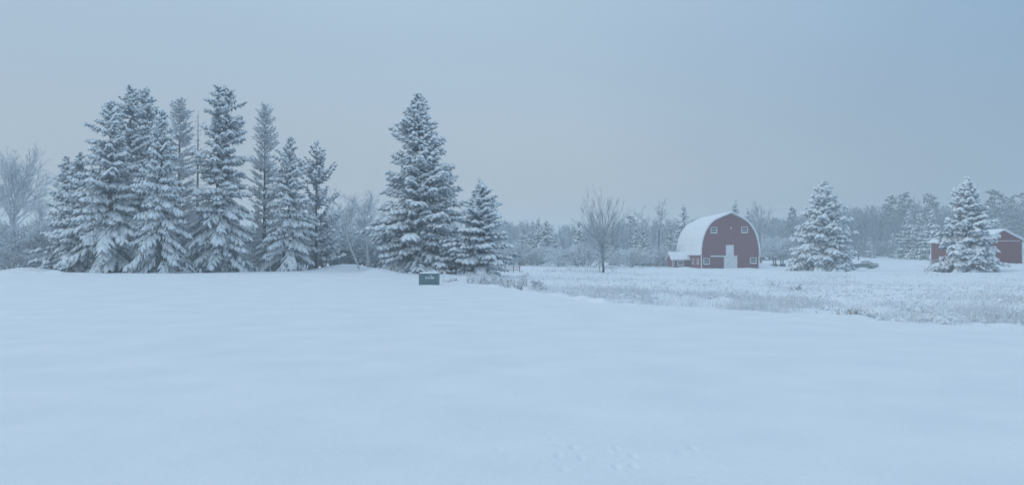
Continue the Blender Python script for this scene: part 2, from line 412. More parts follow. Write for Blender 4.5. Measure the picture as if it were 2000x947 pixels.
def conifer_mesh(seed, H, Rb, whorl=0.5, nb=6, shape=0.85, lowest=0.03, up_top=0.6, down_low=-0.30, droop=0.25,
                 snow=0.8, twig=1.0, dens=1.0, nr=0.085, sr=0.135, needle='needles', tops=((0, 0, 1.0),), gaps=0.1, top_dark=0.78,
                 hang=0.5, trunk_r=None, jitter=0.22, tip_up=0.12, tdroop=0.24, lumpy=0.55):
    rng = np.random.RandomState(seed)
    P, D, L, RR, W = [], [], [], [], []      # needle twigs; W = snow weight
    HP, HD, HL = [], [], []
    for (tx, ty, th) in tops:
        z = lowest*H
        while z < H*th*0.985:
            t = z/(H*th)
            prof = (1-t)**shape * min(1.0, 0.80 + t*2.5) * min(1.0, (1-t)/0.16)**0.35
            k = max(3, int(round(nb*(0.6+0.4*(1-t)) + rng.normal()*0.7)))
            ph0 = rng.rand()*6.28
            axx = tx*min(1, t*1.4); axy = ty*min(1, t*1.4)
            for b in range(k):
                if rng.rand() < gaps: continue
                ph = ph0 + b*6.283/k + rng.normal()*0.28
                Lb = Rb*prof*float(np.clip(1+rng.normal()*jitter, 0.45, 1.35)) + 0.06
                lump = float(fbm(np.array([math.cos(ph)*1.3 + z/1.5 + seed*3.1]), np.array([math.sin(ph)*1.3 + z/2.3]), 2)[0])
                Lb *= 1 + lumpy*lump
                z0 = z + rng.normal()*0.36*whorl
                rise = down_low + (up_top-down_low)*t**0.8 + rng.normal()*0.09
                dr = droop*(1-0.6*t)
                dirh = np.array([math.cos(ph), math.sin(ph), 0]); side = np.array([-math.sin(ph), math.cos(ph), 0])
                n = max(2, int((2.5 + Lb*3.0)*dens))
                s = np.linspace(0.18 if Lb > 1.2 else 0.05, 0.98, n) + rng.normal(size=n)*0.02
                def pos(s):
                    s = np.asarray(s)
                    h = Lb*(rise*s - dr*s*s + tip_up*s**3)
                    return np.array([axx, axy, z0]) + np.outer(Lb*s, dirh) + np.outer(h, [0, 0, 1.0])
                bs = float(np.clip(0.45*rng.rand() + 0.28 + 1.1*fbm(np.array([math.cos(ph)*1.6 + z/1.1 + seed*7.7]), np.array([math.sin(ph)*1.6 + z/1.3]), 2)[0], 0, 1))          # how much snow this bough still carries
                for sg in (-1, 1, 0):
                    if sg == 0:
                        ss = np.concatenate([[0.86], s[rng.rand(n) < 0.45]])
                        a = rng.normal(size=len(ss))*0.25
                    else:
                        ss = s; a = sg*(0.85 + rng.normal(size=n)*0.22)
                    p = pos(ss); m = len(ss)
                    sl = rise - 2*dr*ss + 3*tip_up*ss*ss
                    d = np.cos(a)[:, None]*dirh + np.sin(a)[:, None]*side
                    d[:, 2] = sl*np.cos(a)*0.8 + rng.normal(size=m)*0.12 - 0.08*(1-t)
                    l = np.clip(0.20 + 0.27*Lb*(1.05-0.75*ss), 0.18, 0.95)*(0.75+0.5*rng.rand(m))*twig
                    if sg == 0: l = np.clip(l*0.9, 0.2, 0.7)
                    l = np.minimum(l, 0.16 + 0.55*Lb)
                    P.append(p); D.append(nrm(d)); L.append(l)
                    RR.append(nr*(0.7+0.6*rng.rand(m))*(0.75 + 0.35*min(1, Lb/1.5)))
                    w = snow*min(1.3, max(0.25, 2.2*bs-0.05))*(0.8+0.4*ss)
                    if t > top_dark: w = w*0.85
                    W.append(np.broadcast_to(w, (m,)))
                # bare needles hanging below the bough
                nh = int(n*hang)
                if nh:
                    ss = rng.rand(nh)*0.8+0.1
                    HP.append(pos(ss)); dd = rng.normal(size=(nh, 3))*0.5; dd[:, 2] = -0.9; HD.append(nrm(dd))
                    HL.append(0.25+0.35*rng.rand(nh)*min(1.3, Lb))
            z += whorl*(0.75+0.5*rng.rand())*(0.55+0.45*(1-t))
        # leader
        P.append(np.array([[tx, ty, H*th-0.7]])); D.append(np.array([[0, 0, 1.0]])); L.append(np.array([0.7])); RR.append(np.array([0.06])); W.append(np.array([0.0]))
    P = np.concatenate(P); D = np.concatenate(D); L = np.concatenate(L); RR = np.concatenate(RR); W = np.concatenate(W)
    parts = [spindles(P, D, L, RR, tdroop, (0, 0.45, 1), (0.55, 1, 0), 3, up=-0.2)]
    if HP:
        hp = np.concatenate(HP); hd = np.concatenate(HD); hl = np.concatenate(HL)
        parts.append(spindles(hp, hd, hl, np.full(len(hp), nr*0.9), 0.0, (0, 0.4, 1), (0.5, 1, 0), 3))
    needles = join(parts)
    k = rng.rand(len(P)) < W
    st, fr = (0.08, 0.32, 0.74, 1.0), (0, 0.95, 0.9, 0)
    if snow > 0 and k.any():
        sn = spindles(P[k], D[k], L[k]*(0.85+0.25*rng.rand(k.sum())), sr*(0.7+0.7*rng.rand(k.sum()))*(RR[k]/nr), tdroop, st, fr, 4, wide=1.35, tall=0.9, up=0.75)
    else: sn = None
    r0 = trunk_r or 0.012*H+0.03
    trunks = []
    for (tx, ty, th) in tops:
        tt = np.linspace(0, 1, 9)
        trunks.append(tube([(tx*min(1, q*1.4), ty*min(1, q*1.4), -0.6 + q*(H*th+0.3)) for q in tt], [r0*(1-0.93*q) for q in tt]))
    tr = join(trunks)
    a = mesh_np('crown', needles[0], needles[1:], M[needle], smooth=False)
    b = mesh_np('snow', sn[0], sn[1:], M['snow_pad']) if sn else None
    c = mesh_np('trunk', tr[0], tr[1:], M['bark'])
    return a, b, c

def put_conifer(name, meshes, px, d, ytop, H0, label, cat='tree', group=None, rz=0.0, wide=1.0, sink=0.0):
    x, y, z = at(px, d); z -= sink
    H = zpx(ytop, d) - z
    s = H/H0
    t = thing(name, label, cat, (x, y, z), rz, group)
    t.scale = (s*wide, s*wide, s)
    obj('trunk', meshes[2], t)
    c = fine(obj('crown', meshes[0], t))
    if meshes[1]: fine(obj('snow', meshes[1], c))
    return t

GL = 'tall conifers in the left grove'
# the big spruce and its small neighbour
mA = conifer_mesh(11, 18, 4.55, whorl=0.46, nb=7, shape=0.80, snow=0.95, tops=((0, 0, 1.0), (-0.8, 0.6, 0.82)), down_low=-0.34, up_top=0.6, gaps=0.10, dens=1.2, jitter=0.26, tdroop=0.36, sr=0.125, nr=0.075)
put_conifer('spruce_tree', mA, 814, 72, 176, 18, 'broad tall snow laden spruce standing behind the green utility box', rz=3.2, wide=1.06)
mB = conifer_mesh(12, 9.2, 2.8, whorl=0.36, nb=7, shape=0.95, snow=1.0, tdroop=0.36, jitter=0.26, dens=1.25, sr=0.115, nr=0.075, down_low=-0.35, up_top=0.6, gaps=0.05)
put_conifer('spruce_tree', mB, 938, 68, 352, 9.2, 'small pointed snowy spruce just right of the broadest tall spruce', rz=1.0, wide=1.2)
# right-hand lawn spruces
mC = conifer_mesh(13, 15.4, 5.2, lumpy=0.3, whorl=0.48, nb=8, shape=0.80, snow=0.95, twig=1.3, sr=0.19, nr=0.11, down_low=-0.55, up_top=0.5, droop=0.22, gaps=0.14, dens=0.72, jitter=0.26, tdroop=0.4,
                  tops=((0, 0, 1.0), (0.7, 0.2, 0.93)), top_dark=0.9)
put_conifer('spruce_tree', mC, 1611, 125, 352, 15.4, 'wide heavily snowed spruce standing between barn and old car', rz=3.9)
mD = conifer_mesh(14, 15.2, 5.1, whorl=0.42, nb=8, shape=0.95, snow=0.95, twig=1.3, sr=0.19, nr=0.11, down_low=-0.62, up_top=0.4, droop=0.14, gaps=0.10, dens=0.8, jitter=0.18, tdroop=0.4)
put_conifer('spruce_tree', mD, 1890, 104, 345, 15.2, 'snowy cone shaped spruce standing in front of the red shed', rz=0.5)
# left grove
mE = conifer_mesh(15, 18, 4.3, whorl=0.48, nb=6, shape=0.75, snow=0.95, down_low=-0.75, droop=0.3, gaps=0.16, jitter=0.32, dens=1.15, tdroop=0.6, sr=0.13, nr=0.078)
mF = conifer_mesh(16, 19, 3.1, whorl=0.48, nb=6, shape=0.55, snow=0.85, down_low=-0.65, droop=0.3, gaps=0.2, jitter=0.36, dens=1.2, tdroop=0.55, sr=0.12, nr=0.075)
mG = conifer_mesh(17, 19, 2.9, whorl=0.55, nb=5, shape=0.50, snow=1.0, down_low=-0.7, droop=0.35, gaps=0.26, jitter=0.38, dens=1.25, tdroop=0.6, sr=0.12, nr=0.075, tops=((0, 0, 1.0), (1.0, 0.3, 0.995)), top_dark=0.9)
mH = conifer_mesh(18, 12, 2.3, whorl=0.42, nb=6, shape=0.70, snow=0.85, down_low=-0.5, gaps=0.14, dens=0.9, jitter=0.3, tdroop=0.45)
put_conifer('spruce_tree', mH, 127, 79, 305, 12, 'short leftmost spruce of the left grove', group=GL)
put_conifer('spruce_tree', mH, 154, 76, 299, 12, 'short spruce second from the left in the left grove', group=GL, rz=2.2, wide=1.1)
put_conifer('spruce_tree', mE, 214, 74, 190, 18, 'broad drooping snowy spruce at the front of the left grove', group=GL, rz=0.9)
put_conifer('spruce_tree', mF, 252, 79, 162, 19, 'tallest dark topped spruce at the middle of the left grove', group=GL, rz=0.2)
put_conifer('spruce_tree', mF, 282, 82, 164, 19, 'tall dark topped spruce just right of the tallest one in the grove', group=GL, rz=3.5, wide=0.95)
put_conifer('spruce_tree', mE, 314, 72, 208, 18, 'snowy spruce in front between the tallest pair and the rimed conifer', group=GL, rz=4.0, wide=0.72)
put_conifer('spruce_tree', mG, 424, 76, 164, 19, 'twin topped snowy spruce at the right edge of the left grove', group=GL, rz=0.3)
mI = conifer_mesh(19, 19, 2.1, whorl=0.40, nb=6, shape=0.42, snow=0.25, needle='needles_rime', down_low=0.0, up_top=0.8, droop=0.05, nr=0.05, sr=0.06, gaps=0.10, hang=0.15, dens=1.5, tip_up=0.05, twig=1.0)
put_conifer('rimed_conifer', mI, 349, 90, 190, 19, 'pale rimed conifer rising behind the middle of the left grove', group=GL, rz=1.0, wide=1.15)
put_conifer('rimed_conifer', mI, 516, 84, 199, 19, 'narrow pale feathery conifer standing alone right of twin topped spruce', group=GL, rz=2.4, wide=0.92)
mI2 = conifer_mesh(29, 18, 1.7, whorl=0.55, nb=4, shape=0.35, snow=0.12, needle='needles_rime', down_low=0.05, up_top=0.5, droop=0.05, nr=0.03, sr=0.05, gaps=0.3, hang=0.05, dens=0.8, tip_up=0.05, twig=0.8)
put_conifer('rimed_conifer', mI2, 385, 88, 218, 18, 'thin almost bare conifer just left of the twin topped spruce', group=GL, rz=0.0)
put_conifer('spruce_tree', mE, 565, 78, 262, 18, 'snowy spruce right of the narrow feathery conifer', group=GL, rz=5.0, wide=0.86)
mJ = conifer_mesh(20, 14, 3.0, whorl=0.62, nb=5, shape=0.55, snow=0.6, lowest=0.12, down_low=-0.15, up_top=0.75, droop=0.1, gaps=0.22, jitter=0.3, tip_up=0.3, dens=0.85)
put_conifer('spruce_tree', mJ, 617, 82, 281, 14, 'open branched spruce with bare lower trunk at right end of the left grove', group=GL, rz=0.7)
# mid-distance conifers (small in the picture)
mK = conifer_mesh(21, 12, 2.9, whorl=0.85, nb=6, shape=0.9, snow=0.8, twig=1.5, sr=0.19, nr=0.15, down_low=-0.45, gaps=0.08, dens=0.42, hang=0.6, needle='needles_dark')
mL = conifer_mesh(22, 14, 2.7, whorl=0.8, nb=6, shape=0.75, snow=0.55, twig=1.5, sr=0.18, nr=0.15, down_low=-0.4, gaps=0.15, dens=0.42, hang=0.7, needle='needles_dark')
GM = 'snowy spruces at the edge of the far field'
for (px, d, yt, ms, h0, w, lab) in (
    (1022, 245, 436, mL, 14, 1.0, 'leftmost spruce of the clump behind the gate'),
    (1040, 238, 430, mL, 14, 1.0, 'second spruce of the clump behind the gate'),
    (1052, 246, 426, mL, 14, 1.0, 'third spruce of the clump behind the gate'),
    (1066, 232, 427, mK, 12, 1.15, 'widest snowiest spruce of the clump behind the gate'),
    (1084, 242, 452, mK, 12, 1.0, 'short spruce at the right end of clump behind the gate'),
    (1131, 215, 428, mK, 12, 0.85, 'neat cone shaped spruce rising behind the round bush left of bare tree'),
    (1196, 222, 440, mL, 14, 1.1, 'small spruce standing behind the vase shaped bare tree'),
    (1243, 226, 441, mK, 12, 0.95, 'left one of two spruces between bare trees'),
    (1256, 222, 446, mK, 12, 0.95, 'right one of two spruces between bare trees'),
    (1310, 230, 436, mL, 14, 0.9, 'small spruce showing above the low annex left of the barn'),
    (1335, 245, 402, mL, 14, 1.0, 'rimed spruce rising left of the barn roof'),
    (1437, 215, 394, mL, 14, 0.9, 'spruce tip showing just over the barn ridge'),
    (1461, 215, 409, mL, 14, 0.8, 'spruce tip showing over the right slope of barn roof'),
    (1775, 250, 412, mL, 14, 1.1, 'left one of three dark spruces before the right wood'),
    (1796, 245, 416, mL, 14, 1.1, 'middle one of three dark spruces before the right wood'),
    (1820, 235, 410, mL, 14, 1.15, 'right one of three dark spruces, partly behind the shed roof'),
    (1700, 262, 462, mK, 12, 1.1, 'low snowy spruce at wood edge above the old car'),
    (1744, 262, 455, mL, 14, 1.2, 'low dark spruce at wood edge right of the car'),
    (1950, 232, 428, mL, 14, 1.4, 'spruce behind the shed roof under the rightmost pines'),
):
    put_conifer('spruce_tree', ms, px, d*(0.84 if px < 1340 else 0.88), yt, h0, lab, group=GM, rz=px*0.7, wide=w)

# pines with rounded clumped tops
def pine_mesh(seed, H, Rb, start=0.45):
    rng = np.random.RandomState(seed); P, D, L = [], [], []; limbs = []
    nbr = 30
    for i in range(nbr):
        t = start + (1-start)*(i+rng.rand())/nbr
        u = (t-start)/(1-start)
        Lb = Rb*(0.35+0.9*math.sin(math.pi*min(1, 0.25+0.75*u))**0.8)*(0.6+0.6*rng.rand())
        ph = rng.rand()*6.28; up = 0.15+0.7*u
        e = np.array([math.cos(ph)*Lb, math.sin(ph)*Lb, t*H + up*Lb*0.6])
        limbs.append(((0, 0, t*H-0.2), e))
        for c in range(4):
            f = 0.45+0.6*rng.rand()
            cc = np.array([0, 0, t*H])*(1-f) + e*f + rng.normal(size=3)*0.35
            n = 14; dd = rng.normal(size=(n, 3)); dd[:, 2] = dd[:, 2]*0.6+0.35
            P.append(np.repeat(cc[None], n, 0)); D.append(nrm(dd)); L.append(0.45+0.45*rng.rand(n))
    P = np.concatenate(P); D = np.concatenate(D); L = np.concatenate(L)
    nd = spindles(P, D, L, np.full(len(P), 0.15), 0.1, (0, 0.5, 1), (0.4, 1, 0), 3)
    k = (D[:, 2] > 0.05) & (rng.rand(len(P)) < 0.6)
    sn = spindles(P[k], D[k], L[k], np.full(k.sum(), 0.17), 0.1, (0.05, 0.5, 1), (0, 1, 0), 4, up=0.6, tall=0.7)
    a = mesh_np('crown', nd[0], nd[1:], M['needles_dark'], smooth=False)
    b = mesh_np('snow', sn[0], sn[1:], M['snow_pad'])
    mb = MB(); mb.cyl((0, 0, -0.5), (0, 0, H*0.97), 0.26, 0.06, 7)
    for p, q in limbs: mb.cyl(p, q, 0.07, 0.03, 4)
    c = bpy.data.meshes.new('trunk'); c.from_pydata(mb.V, [], mb.F); c.materials.append(M['bark']); c.update()
    return a, b, c
mP1 = pine_mesh(31, 20, 2.6); mP2 = pine_mesh(32, 20, 2.9, 0.35)
for (px, d, yt, ms, w, lab) in (
    (1742, 300, 388, mP1, 0.9, 'smaller pine left of the twin topped pines over right wood'),
    (1768, 295, 380, mP2, 1.15, 'wide crowned pine rising over the wood right of the car'),
    (1816, 275, 384, mP1, 1.0, 'pine rising above the left end of the shed'),
    (1944, 262, 374, mP2, 1.25, 'wide pine rising right of the spruce before the shed'),
    (1976, 280, 388, mP1, 0.9, 'pine above the shed gable near the right edge'),
    (2003, 275, 380, mP2, 1.0, 'pine cut by the right edge of the view'),
    (1548, 300, 407, mP2, 0.8, 'pine standing behind the frosted bush right of barn'),
    (1232, 300, 424, mP2, 0.9, 'dark pine crown behind the two spruces between bare trees')):
    put_conifer('pine_tree', ms, px, d*0.86, yt, 20, lab, group='pines over the far wood', rz=px*0.3, wide=w)

# ------------------------------------------------------------------ bare trees
def rotdir(d, ang, az):
    a = np.array([0, 0, 1.0]) if abs(d[2]) < 0.9 else np.array([1.0, 0, 0])
    u = np.cross(d, a); u /= np.linalg.norm(u); w = np.cross(d, u)
    return math.cos(ang)*d + math.sin(ang)*(math.cos(az)*u + math.sin(az)*w)

def grow(rng, S, p, d, L, r, lev, mx, q):
    n = q['nseg'][lev]; st = L/n; r_end = max(q.get('rmin', 0.006), r*q['taper'][lev])
    for i in range(n):
        d = d + rng.normal(size=3)*q['wander'][lev]; d[2] += q['trop'][lev]; d = d/np.linalg.norm(d)
        e = p + d*st; ra = r+(r_end-r)*i/n; rb = r+(r_end-r)*(i+1)/n
        S.append((p, e, ra, rb, lev))
        if lev < mx and (i+1)/n > q['start'][lev]:
            c = rng.poisson(q['kids'][lev]) if i < n-1 else max(1, int(q['kids'][lev])+1)
            for _ in range(c):
                a = q['ang'][lev]*(0.7+0.6*rng.rand()); az = rng.rand()*6.283
                Lc = L*q['ratio'][lev]*(0.6+0.7*rng.rand())*(1-0.45*(i+1)/n)
                grow(rng, S, e, rotdir(d, a, az), Lc, rb*q.get('rk', 0.6), lev+1, mx, q)
        p = e

def seg_mesh(name, S, m, minr=0.0, big=5):
    P0 = np.array([s[0] for s in S]); P1 = np.array([s[1] for s in S])
    r0 = np.maximum(np.array([s[2] for s in S]), minr); r1 = np.maximum(np.array([s[3] for s in S]), minr)
    lv = np.array([s[4] for s in S])
    parts = []
    for sides, sel in ((big, lv <= 1), (3, lv > 1)):
        if not sel.any(): continue
        A, B, a, b = P0[sel], P1[sel], r0[sel], r1[sel]
        D = nrm(B-A); up = np.where(np.abs(D[:, 2:3]) < 0.9, [[0, 0, 1.0]], [[1.0, 0, 0]])
        U = nrm(np.cross(D, up)); Wv = np.cross(U, D)
        ang = np.arange(sides)*2*math.pi/sides + math.pi/2
        ring = np.cos(ang)[None, :, None]*U[:, None, :] + np.sin(ang)[None, :, None]*Wv[:, None, :]
        V = np.concatenate([A[:, None]+a[:, None, None]*ring, (B+D*b[:, None]*0.3)[:, None]+b[:, None, None]*ring], 1)
        qd = np.array([(i, (i+1) % sides, (i+1) % sides+sides, i+sides) for i in range(sides)])
        Q = (qd[None] + (np.arange(len(A))*2*sides)[:, None, None]).reshape(-1, 4)
        parts.append((V.reshape(-1, 3), Q, np.zeros((0, 3), int)))
    V, Q, T = join(parts)
    return mesh_np(name, V, [Q], m, smooth=False)

def split_levels(S, cut):
    return [s for s in S if s[4] <= cut], [s for s in S if s[4] > cut]

def put_bare(name, S, H0, px, d, ytop, label, group=None, rz=0.0, wide=1.0, mt='bark', mc='twig', minr=0.012, cut=0, sink=0.05, H=None):
    x, y, z = at(px, d); z -= sink
    s = (H or (zpx(ytop, d)-z))/H0
    t = thing(name, label, 'tree' if 'tree' in name else 'bush', (x, y, z), rz, group)
    t.scale = (s*wide, s*wide, s)
    if isinstance(S, tuple): a, b = S
    else:
        A, B = split_levels(S, cut)
        a = seg_mesh('trunk', A, M[mt]); b = seg_mesh('crown', B, M[mc], minr)
    fine(obj('trunk' if 'tree' in name else 'stems', a, t)); fine(obj('crown' if 'tree' in name else 'twigs', b, t))
    return t, (a, b)

def height(S): return max(max(s[0][2], s[1][2]) for s in S)

# trees whose limbs reach out to a rounded crown outline
def env_tree(seed, H, zc, rx, rz, limbs, z0, z1, r, up=0.02, kids=(0, 0.9, 1.3, 0), wander=0.05, ang=0.34, stems=((0, 0),)):
    rng = np.random.RandomState(seed); S = []
    q = dict(nseg=[6, 8, 6, 4], wander=[0.05, wander, wander*1.5, wander*2], trop=[0, up, up*1.5, up], taper=[0.5, 0.2, 0.3, 0.4],
             start=[0, 0.25, 0.15, 0], kids=list(kids), ang=[0.4, ang, ang*1.2, 0.5], ratio=[1, 0.5, 0.5, 0.4], rk=0.6, rmin=0.012)
    for (sx_, lean) in stems:
        pts = [np.array([sx_ + lean*z + 0.05*rng.normal(), 0.05*rng.normal(), z]) for z in np.linspace(-0.3, z1, 7)]
        for i in range(6):
            S.append((pts[i], pts[i+1], r*(1-0.1*i), r*(1-0.1*(i+1)), 0))
    n = limbs
    for k in range(n):
        f = (k+0.5)/n; az = k*2.399963 + rng.normal()*0.2
        z = z0 + (z1-z0)*rng.rand()**0.8
        # target point on the outline: even spread over the upper ellipsoid
        cz = -0.35 + 1.35*f; rr = math.sqrt(max(0.0, 1-min(1, cz)**2))
        e = np.array([rx*rr*math.cos(az), rx*rr*math.sin(az), zc + rz*min(1, cz)])
        sx_, lean = stems[k % len(stems)]
        p = np.array([sx_+lean*z, 0, z]); d = e-p; L = np.linalg.norm(d)*(0.85+0.25*rng.rand())
        d = nrm(d); d = d - np.array([0, 0, 4*up]); d = nrm(d)
        grow(rng, S, p, d, L, r*(0.5 if f > 0.5 else 0.36), 1, 3, q)
    return S
# vase shaped tree in the field
Sv = env_tree(5, 11.6, 6.6, 3.9, 5.0, 34, 1.6, 5.6, 0.21, up=0.03, kids=(0, 0.9, 1.2, 0), wander=0.05, ang=0.30, stems=((0, 0.02),))
_rl = np.random.RandomState(55)
grow(_rl, Sv, np.array([-0.4, 0, -0.2]), nrm(np.array([-0.06, 0, 1.0])), 3.4, 0.10, 1, 3, dict(nseg=[6, 6, 4, 3], wander=[0.05, 0.04, 0.1, 0.1], trop=[0, 0.02, 0.03, 0.02], taper=[0.5, 0.3, 0.3, 0.4], start=[0, 0.3, 0.2, 0], kids=[0, 0.8, 0.8, 0], ang=[0.4, 0.4, 0.4, 0.5], ratio=[1, 0.6, 0.5, 0.4], rk=0.6, rmin=0.012))
for k in range(9):     # low side limbs, some drooping
    az = k*0.7+0.3
    grow(_rl, Sv, np.array([0, 0, 0.7+0.2*k]), nrm(np.array([math.cos(az), math.sin(az)*0.6, 0.10+0.05*k])), 2.5, 0.045, 1, 3,
         dict(nseg=[6, 6, 4, 3], wander=[0.05, 0.06, 0.1, 0.1], trop=[0, -0.03, 0.03, 0.02], taper=[0.5, 0.3, 0.3, 0.4], start=[0, 0.3, 0.2, 0], kids=[0, 0.8, 0.8, 0], ang=[0.4, 0.5, 0.5, 0.5], ratio=[1, 0.5, 0.5, 0.4], rk=0.6, rmin=0.012))
put_bare('bare_tree', Sv, height(Sv), 1177, 97, 360, 'leafless vase shaped tree alone in the field left of the barn', wide=1.05, minr=0.015, mc='limb')

def round_tree(seed, spread=0.6, kids=(2.2, 1.7, 1.7, 0), H=14.0, r=0.35):
    rng = np.random.RandomState(seed); S = []
    q = dict(nseg=[7, 7, 5, 4], wander=[0.06, 0.12, 0.16, 0.2], trop=[0.03, 0.05, 0.03, 0.0], taper=[0.4, 0.3, 0.35, 0.5],
             start=[0.38, 0.2, 0.1, 0], kids=list(kids), ang=[spread, 0.55, 0.6, 0.6], ratio=[0.95, 0.6, 0.55, 0.4], rk=0.6, rmin=0.012)
    grow(rng, S, np.array([0, 0, -0.3]), np.array([0, 0, 1.0]), H*0.62, r, 0, 3, q)
    return S
# broad round crowned tree at the far left
Sr = env_tree(41, 19, 13.2, 4.6, 5.6, 26, 6.0, 12.0, 0.36, up=0.02, kids=(0, 1.7, 2.0, 0), wander=0.09, ang=0.5)
put_bare('bare_tree', Sr, height(Sr), 28, 112, 274, 'large rimed round crowned bare tree at the left edge', mt='twig', mc='rime', minr=0.026)
Sr2 = round_tree(42, 0.55, (2.0, 1.5, 1.5, 0))
_, r2m = put_bare('bare_tree', Sr2, height(Sr2), 75, 100, 385, 'smaller rimed bare tree between the left edge tree and the grove', mt='twig', mc='rime', minr=0.02, rz=1)
GB = 'rimed bare trees behind the groves'
for (px, d, yt, lab, w) in ((-18, 105, 360, 'rimed bare tree cut by the left edge of the view', 1.0),
                            (488, 100, 430, 'low rimed bare tree in the gap beside the narrow conifer', 0.8),
                            (682, 100, 372, 'rimed bare tree left in the gap before the broadest spruce', 0.9),
                            (724, 104, 362, 'rimed bare tree touching the left side of the broadest spruce', 0.9),
                            (655, 96, 395, 'rimed bare tree beside the open branched spruce', 0.8),
                            (745, 98, 400, 'rimed bare tree mostly behind the left side of the broadest spruce', 0.8)):
    put_bare('bare_tree', r2m, height(Sr2), px, d, yt, lab, GB, rz=px*0.17, wide=w)

# forked dead tree left of the barn
def forked():
    rng = np.random.RandomState(9); S = []
    q = dict(nseg=[6, 7, 5, 4], wander=[0.04, 0.10, 0.2, 0.25], trop=[0, 0.04, 0.05, 0.02], taper=[0.7, 0.45, 0.35, 0.5],
             start=[2, 0.35, 0.1, 0], kids=[0, 1.6, 2.2, 0], ang=[0.5, 0.7, 0.7, 0.6], ratio=[1, 0.5, 0.55, 0.4], rk=0.6, rmin=0.015)
    def limb(p, d, L, r): grow(rng, S, np.array(p, float), nrm(np.array(d, float)), L, r, 1, 3, q)
    S.append((np.array([0, 0, -0.3]), np.array([0.05, 0, 3.2]), 0.30, 0.26, 0)); S.append((np.array([0.05, 0, 3.2]), np.array([0.25, 0, 6.6]), 0.26, 0.22, 0))
    S.append((np.array([0.25, 0, 6.6]), np.array([0.35, 0, 9.0]), 0.20, 0.17, 0))
    limb((0.25, 0, 6.6), (-0.62, 0.1, 1), 8.0, 0.17); limb((0.35, 0, 9.0), (0.02, 0.1, 1), 5.5, 0.13); limb((0.35, 0, 9.0), (0.35, -0.1, 1), 6.5, 0.13)
    limb((0.3, 0, 8.2), (1.0, 0.1, 0.25), 1.6, 0.06); limb((0.33, 0, 10.3), (1.0, 0, 0.1), 1.2, 0.05)
    return S
Sf = forked()
put_bare('bare_tree', Sf, height(Sf), 1285, 195, 388, 'tall forked bare tree with open crown left of the barn', mc='limb', minr=0.035, cut=0)
Sf2 = round_tree(44, 0.4, (2.0, 1.4, 1.4, 0))
put_bare('bare_tree', Sf2, height(Sf2), 1486, 205, 388, 'upright bare tree rising behind the right side of the barn', mc='limb', minr=0.035, wide=0.75)

# leaning birches
def birch(seed, path, r):
    rng = np.random.RandomState(seed); S = []
    q = dict(nseg=[4, 5, 4, 3], wander=[0.05, 0.1, 0.15, 0.2], trop=[0, 0.0, -0.02, -0.02], taper=[0.5, 0.4, 0.4, 0.5],
             start=[2, 0.1, 0.1, 0], kids=[0, 1.0, 1.3, 0], ang=[0.6, 0.7, 0.7, 0.6], ratio=[1, 0.5, 0.5, 0.4], rk=0.6, rmin=0.01)
    n = len(path)
    for i in range(n-1):
        S.append((np.array(path[i], float), np.array(path[i+1], float), r*(1-0.8*i/n), r*(1-0.8*(i+1)/n), 0))
        if i > 0:
            for k in range(2 if i < n-3 else 3):
                az = rng.rand()*6.28
                grow(rng, S, np.array(path[i+1], float), nrm(np.array([math.cos(az), math.sin(az), 0.25+0.3*rng.rand()])), 1.5+1.0*rng.rand(), r*0.33, 1, 3, q)
    return S
sx = 76/F
Sb = birch(51, [((px-705)*sx, 0, (530-py)*sx) for px, py in ((705, 534), (695, 512), (686, 490), (678, 466), (671, 443), (664, 422), (660, 405))], 0.11)
put_bare('birch_tree', Sb, 1, 704, 76, 0, 'thin birch trunk leaning left from the snow mound', mt='birch', mc='rime', minr=0.014, H=1.0, sink=0.0)
sx = 80/F
Sb = birch(52, [((px-720)*sx, 0, (528-py)*sx) for px, py in ((719, 532), (718, 505), (716, 480), (717, 455), (716, 438), (708, 425), (700, 416), (696, 402))], 0.11)
put_bare('birch_tree', Sb, 1, 720, 79, 0, 'upright birch with curved top beside the broadest spruce', mt='birch', mc='rime', minr=0.014, H=1.0, sink=0.0)

# rimed bushes
def bush(seed, n=16, H=4.0, spread=0.8, lv=3):
    rng = np.random.RandomState(seed); S = []
    q = dict(nseg=[4, 4, 4, 3], wander=[0.08, 0.14, 0.18, 0.22], trop=[0, 0, -0.03, -0.05], taper=[0.6, 0.4, 0.4, 0.5],
             start=[0.2, 0.1, 0.1, 0], kids=[1.2, 1.2, 1.2, 0], ang=[0.5, 0.6, 0.7, 0.6], ratio=[0.75, 0.6, 0.55, 0.4], rk=0.65, rmin=0.012)
    for k in range(n):
        az = rng.rand()*6.283; ln = spread*rng.rand()**0.6
        grow(rng, S, np.array([0.5*math.cos(az), 0.5*math.sin(az), -0.1]), nrm(np.array([math.cos(az)*ln, math.sin(az)*ln, 1.0])), H*0.55, 0.05, 0, lv, q)
    return S
Sb1 = bush(61); Sb2 = bush(62, 20, 4.0, 1.2)
b1 = b2 = None
def bush_at(px, d, yt, lab, wide=1.0, kind=1, group='rimed bushes'):
    global b1, b2
    S, m = (Sb1, b1) if kind == 1 else (Sb2, b2)
    t, mm = put_bare('frosted_bush', m or S, height(S), px, d, yt, lab, group, rz=px*0.31, wide=wide, mt='twig', mc='rime', minr=0.018)
    if kind == 1: b1 = mm
    else: b2 = mm
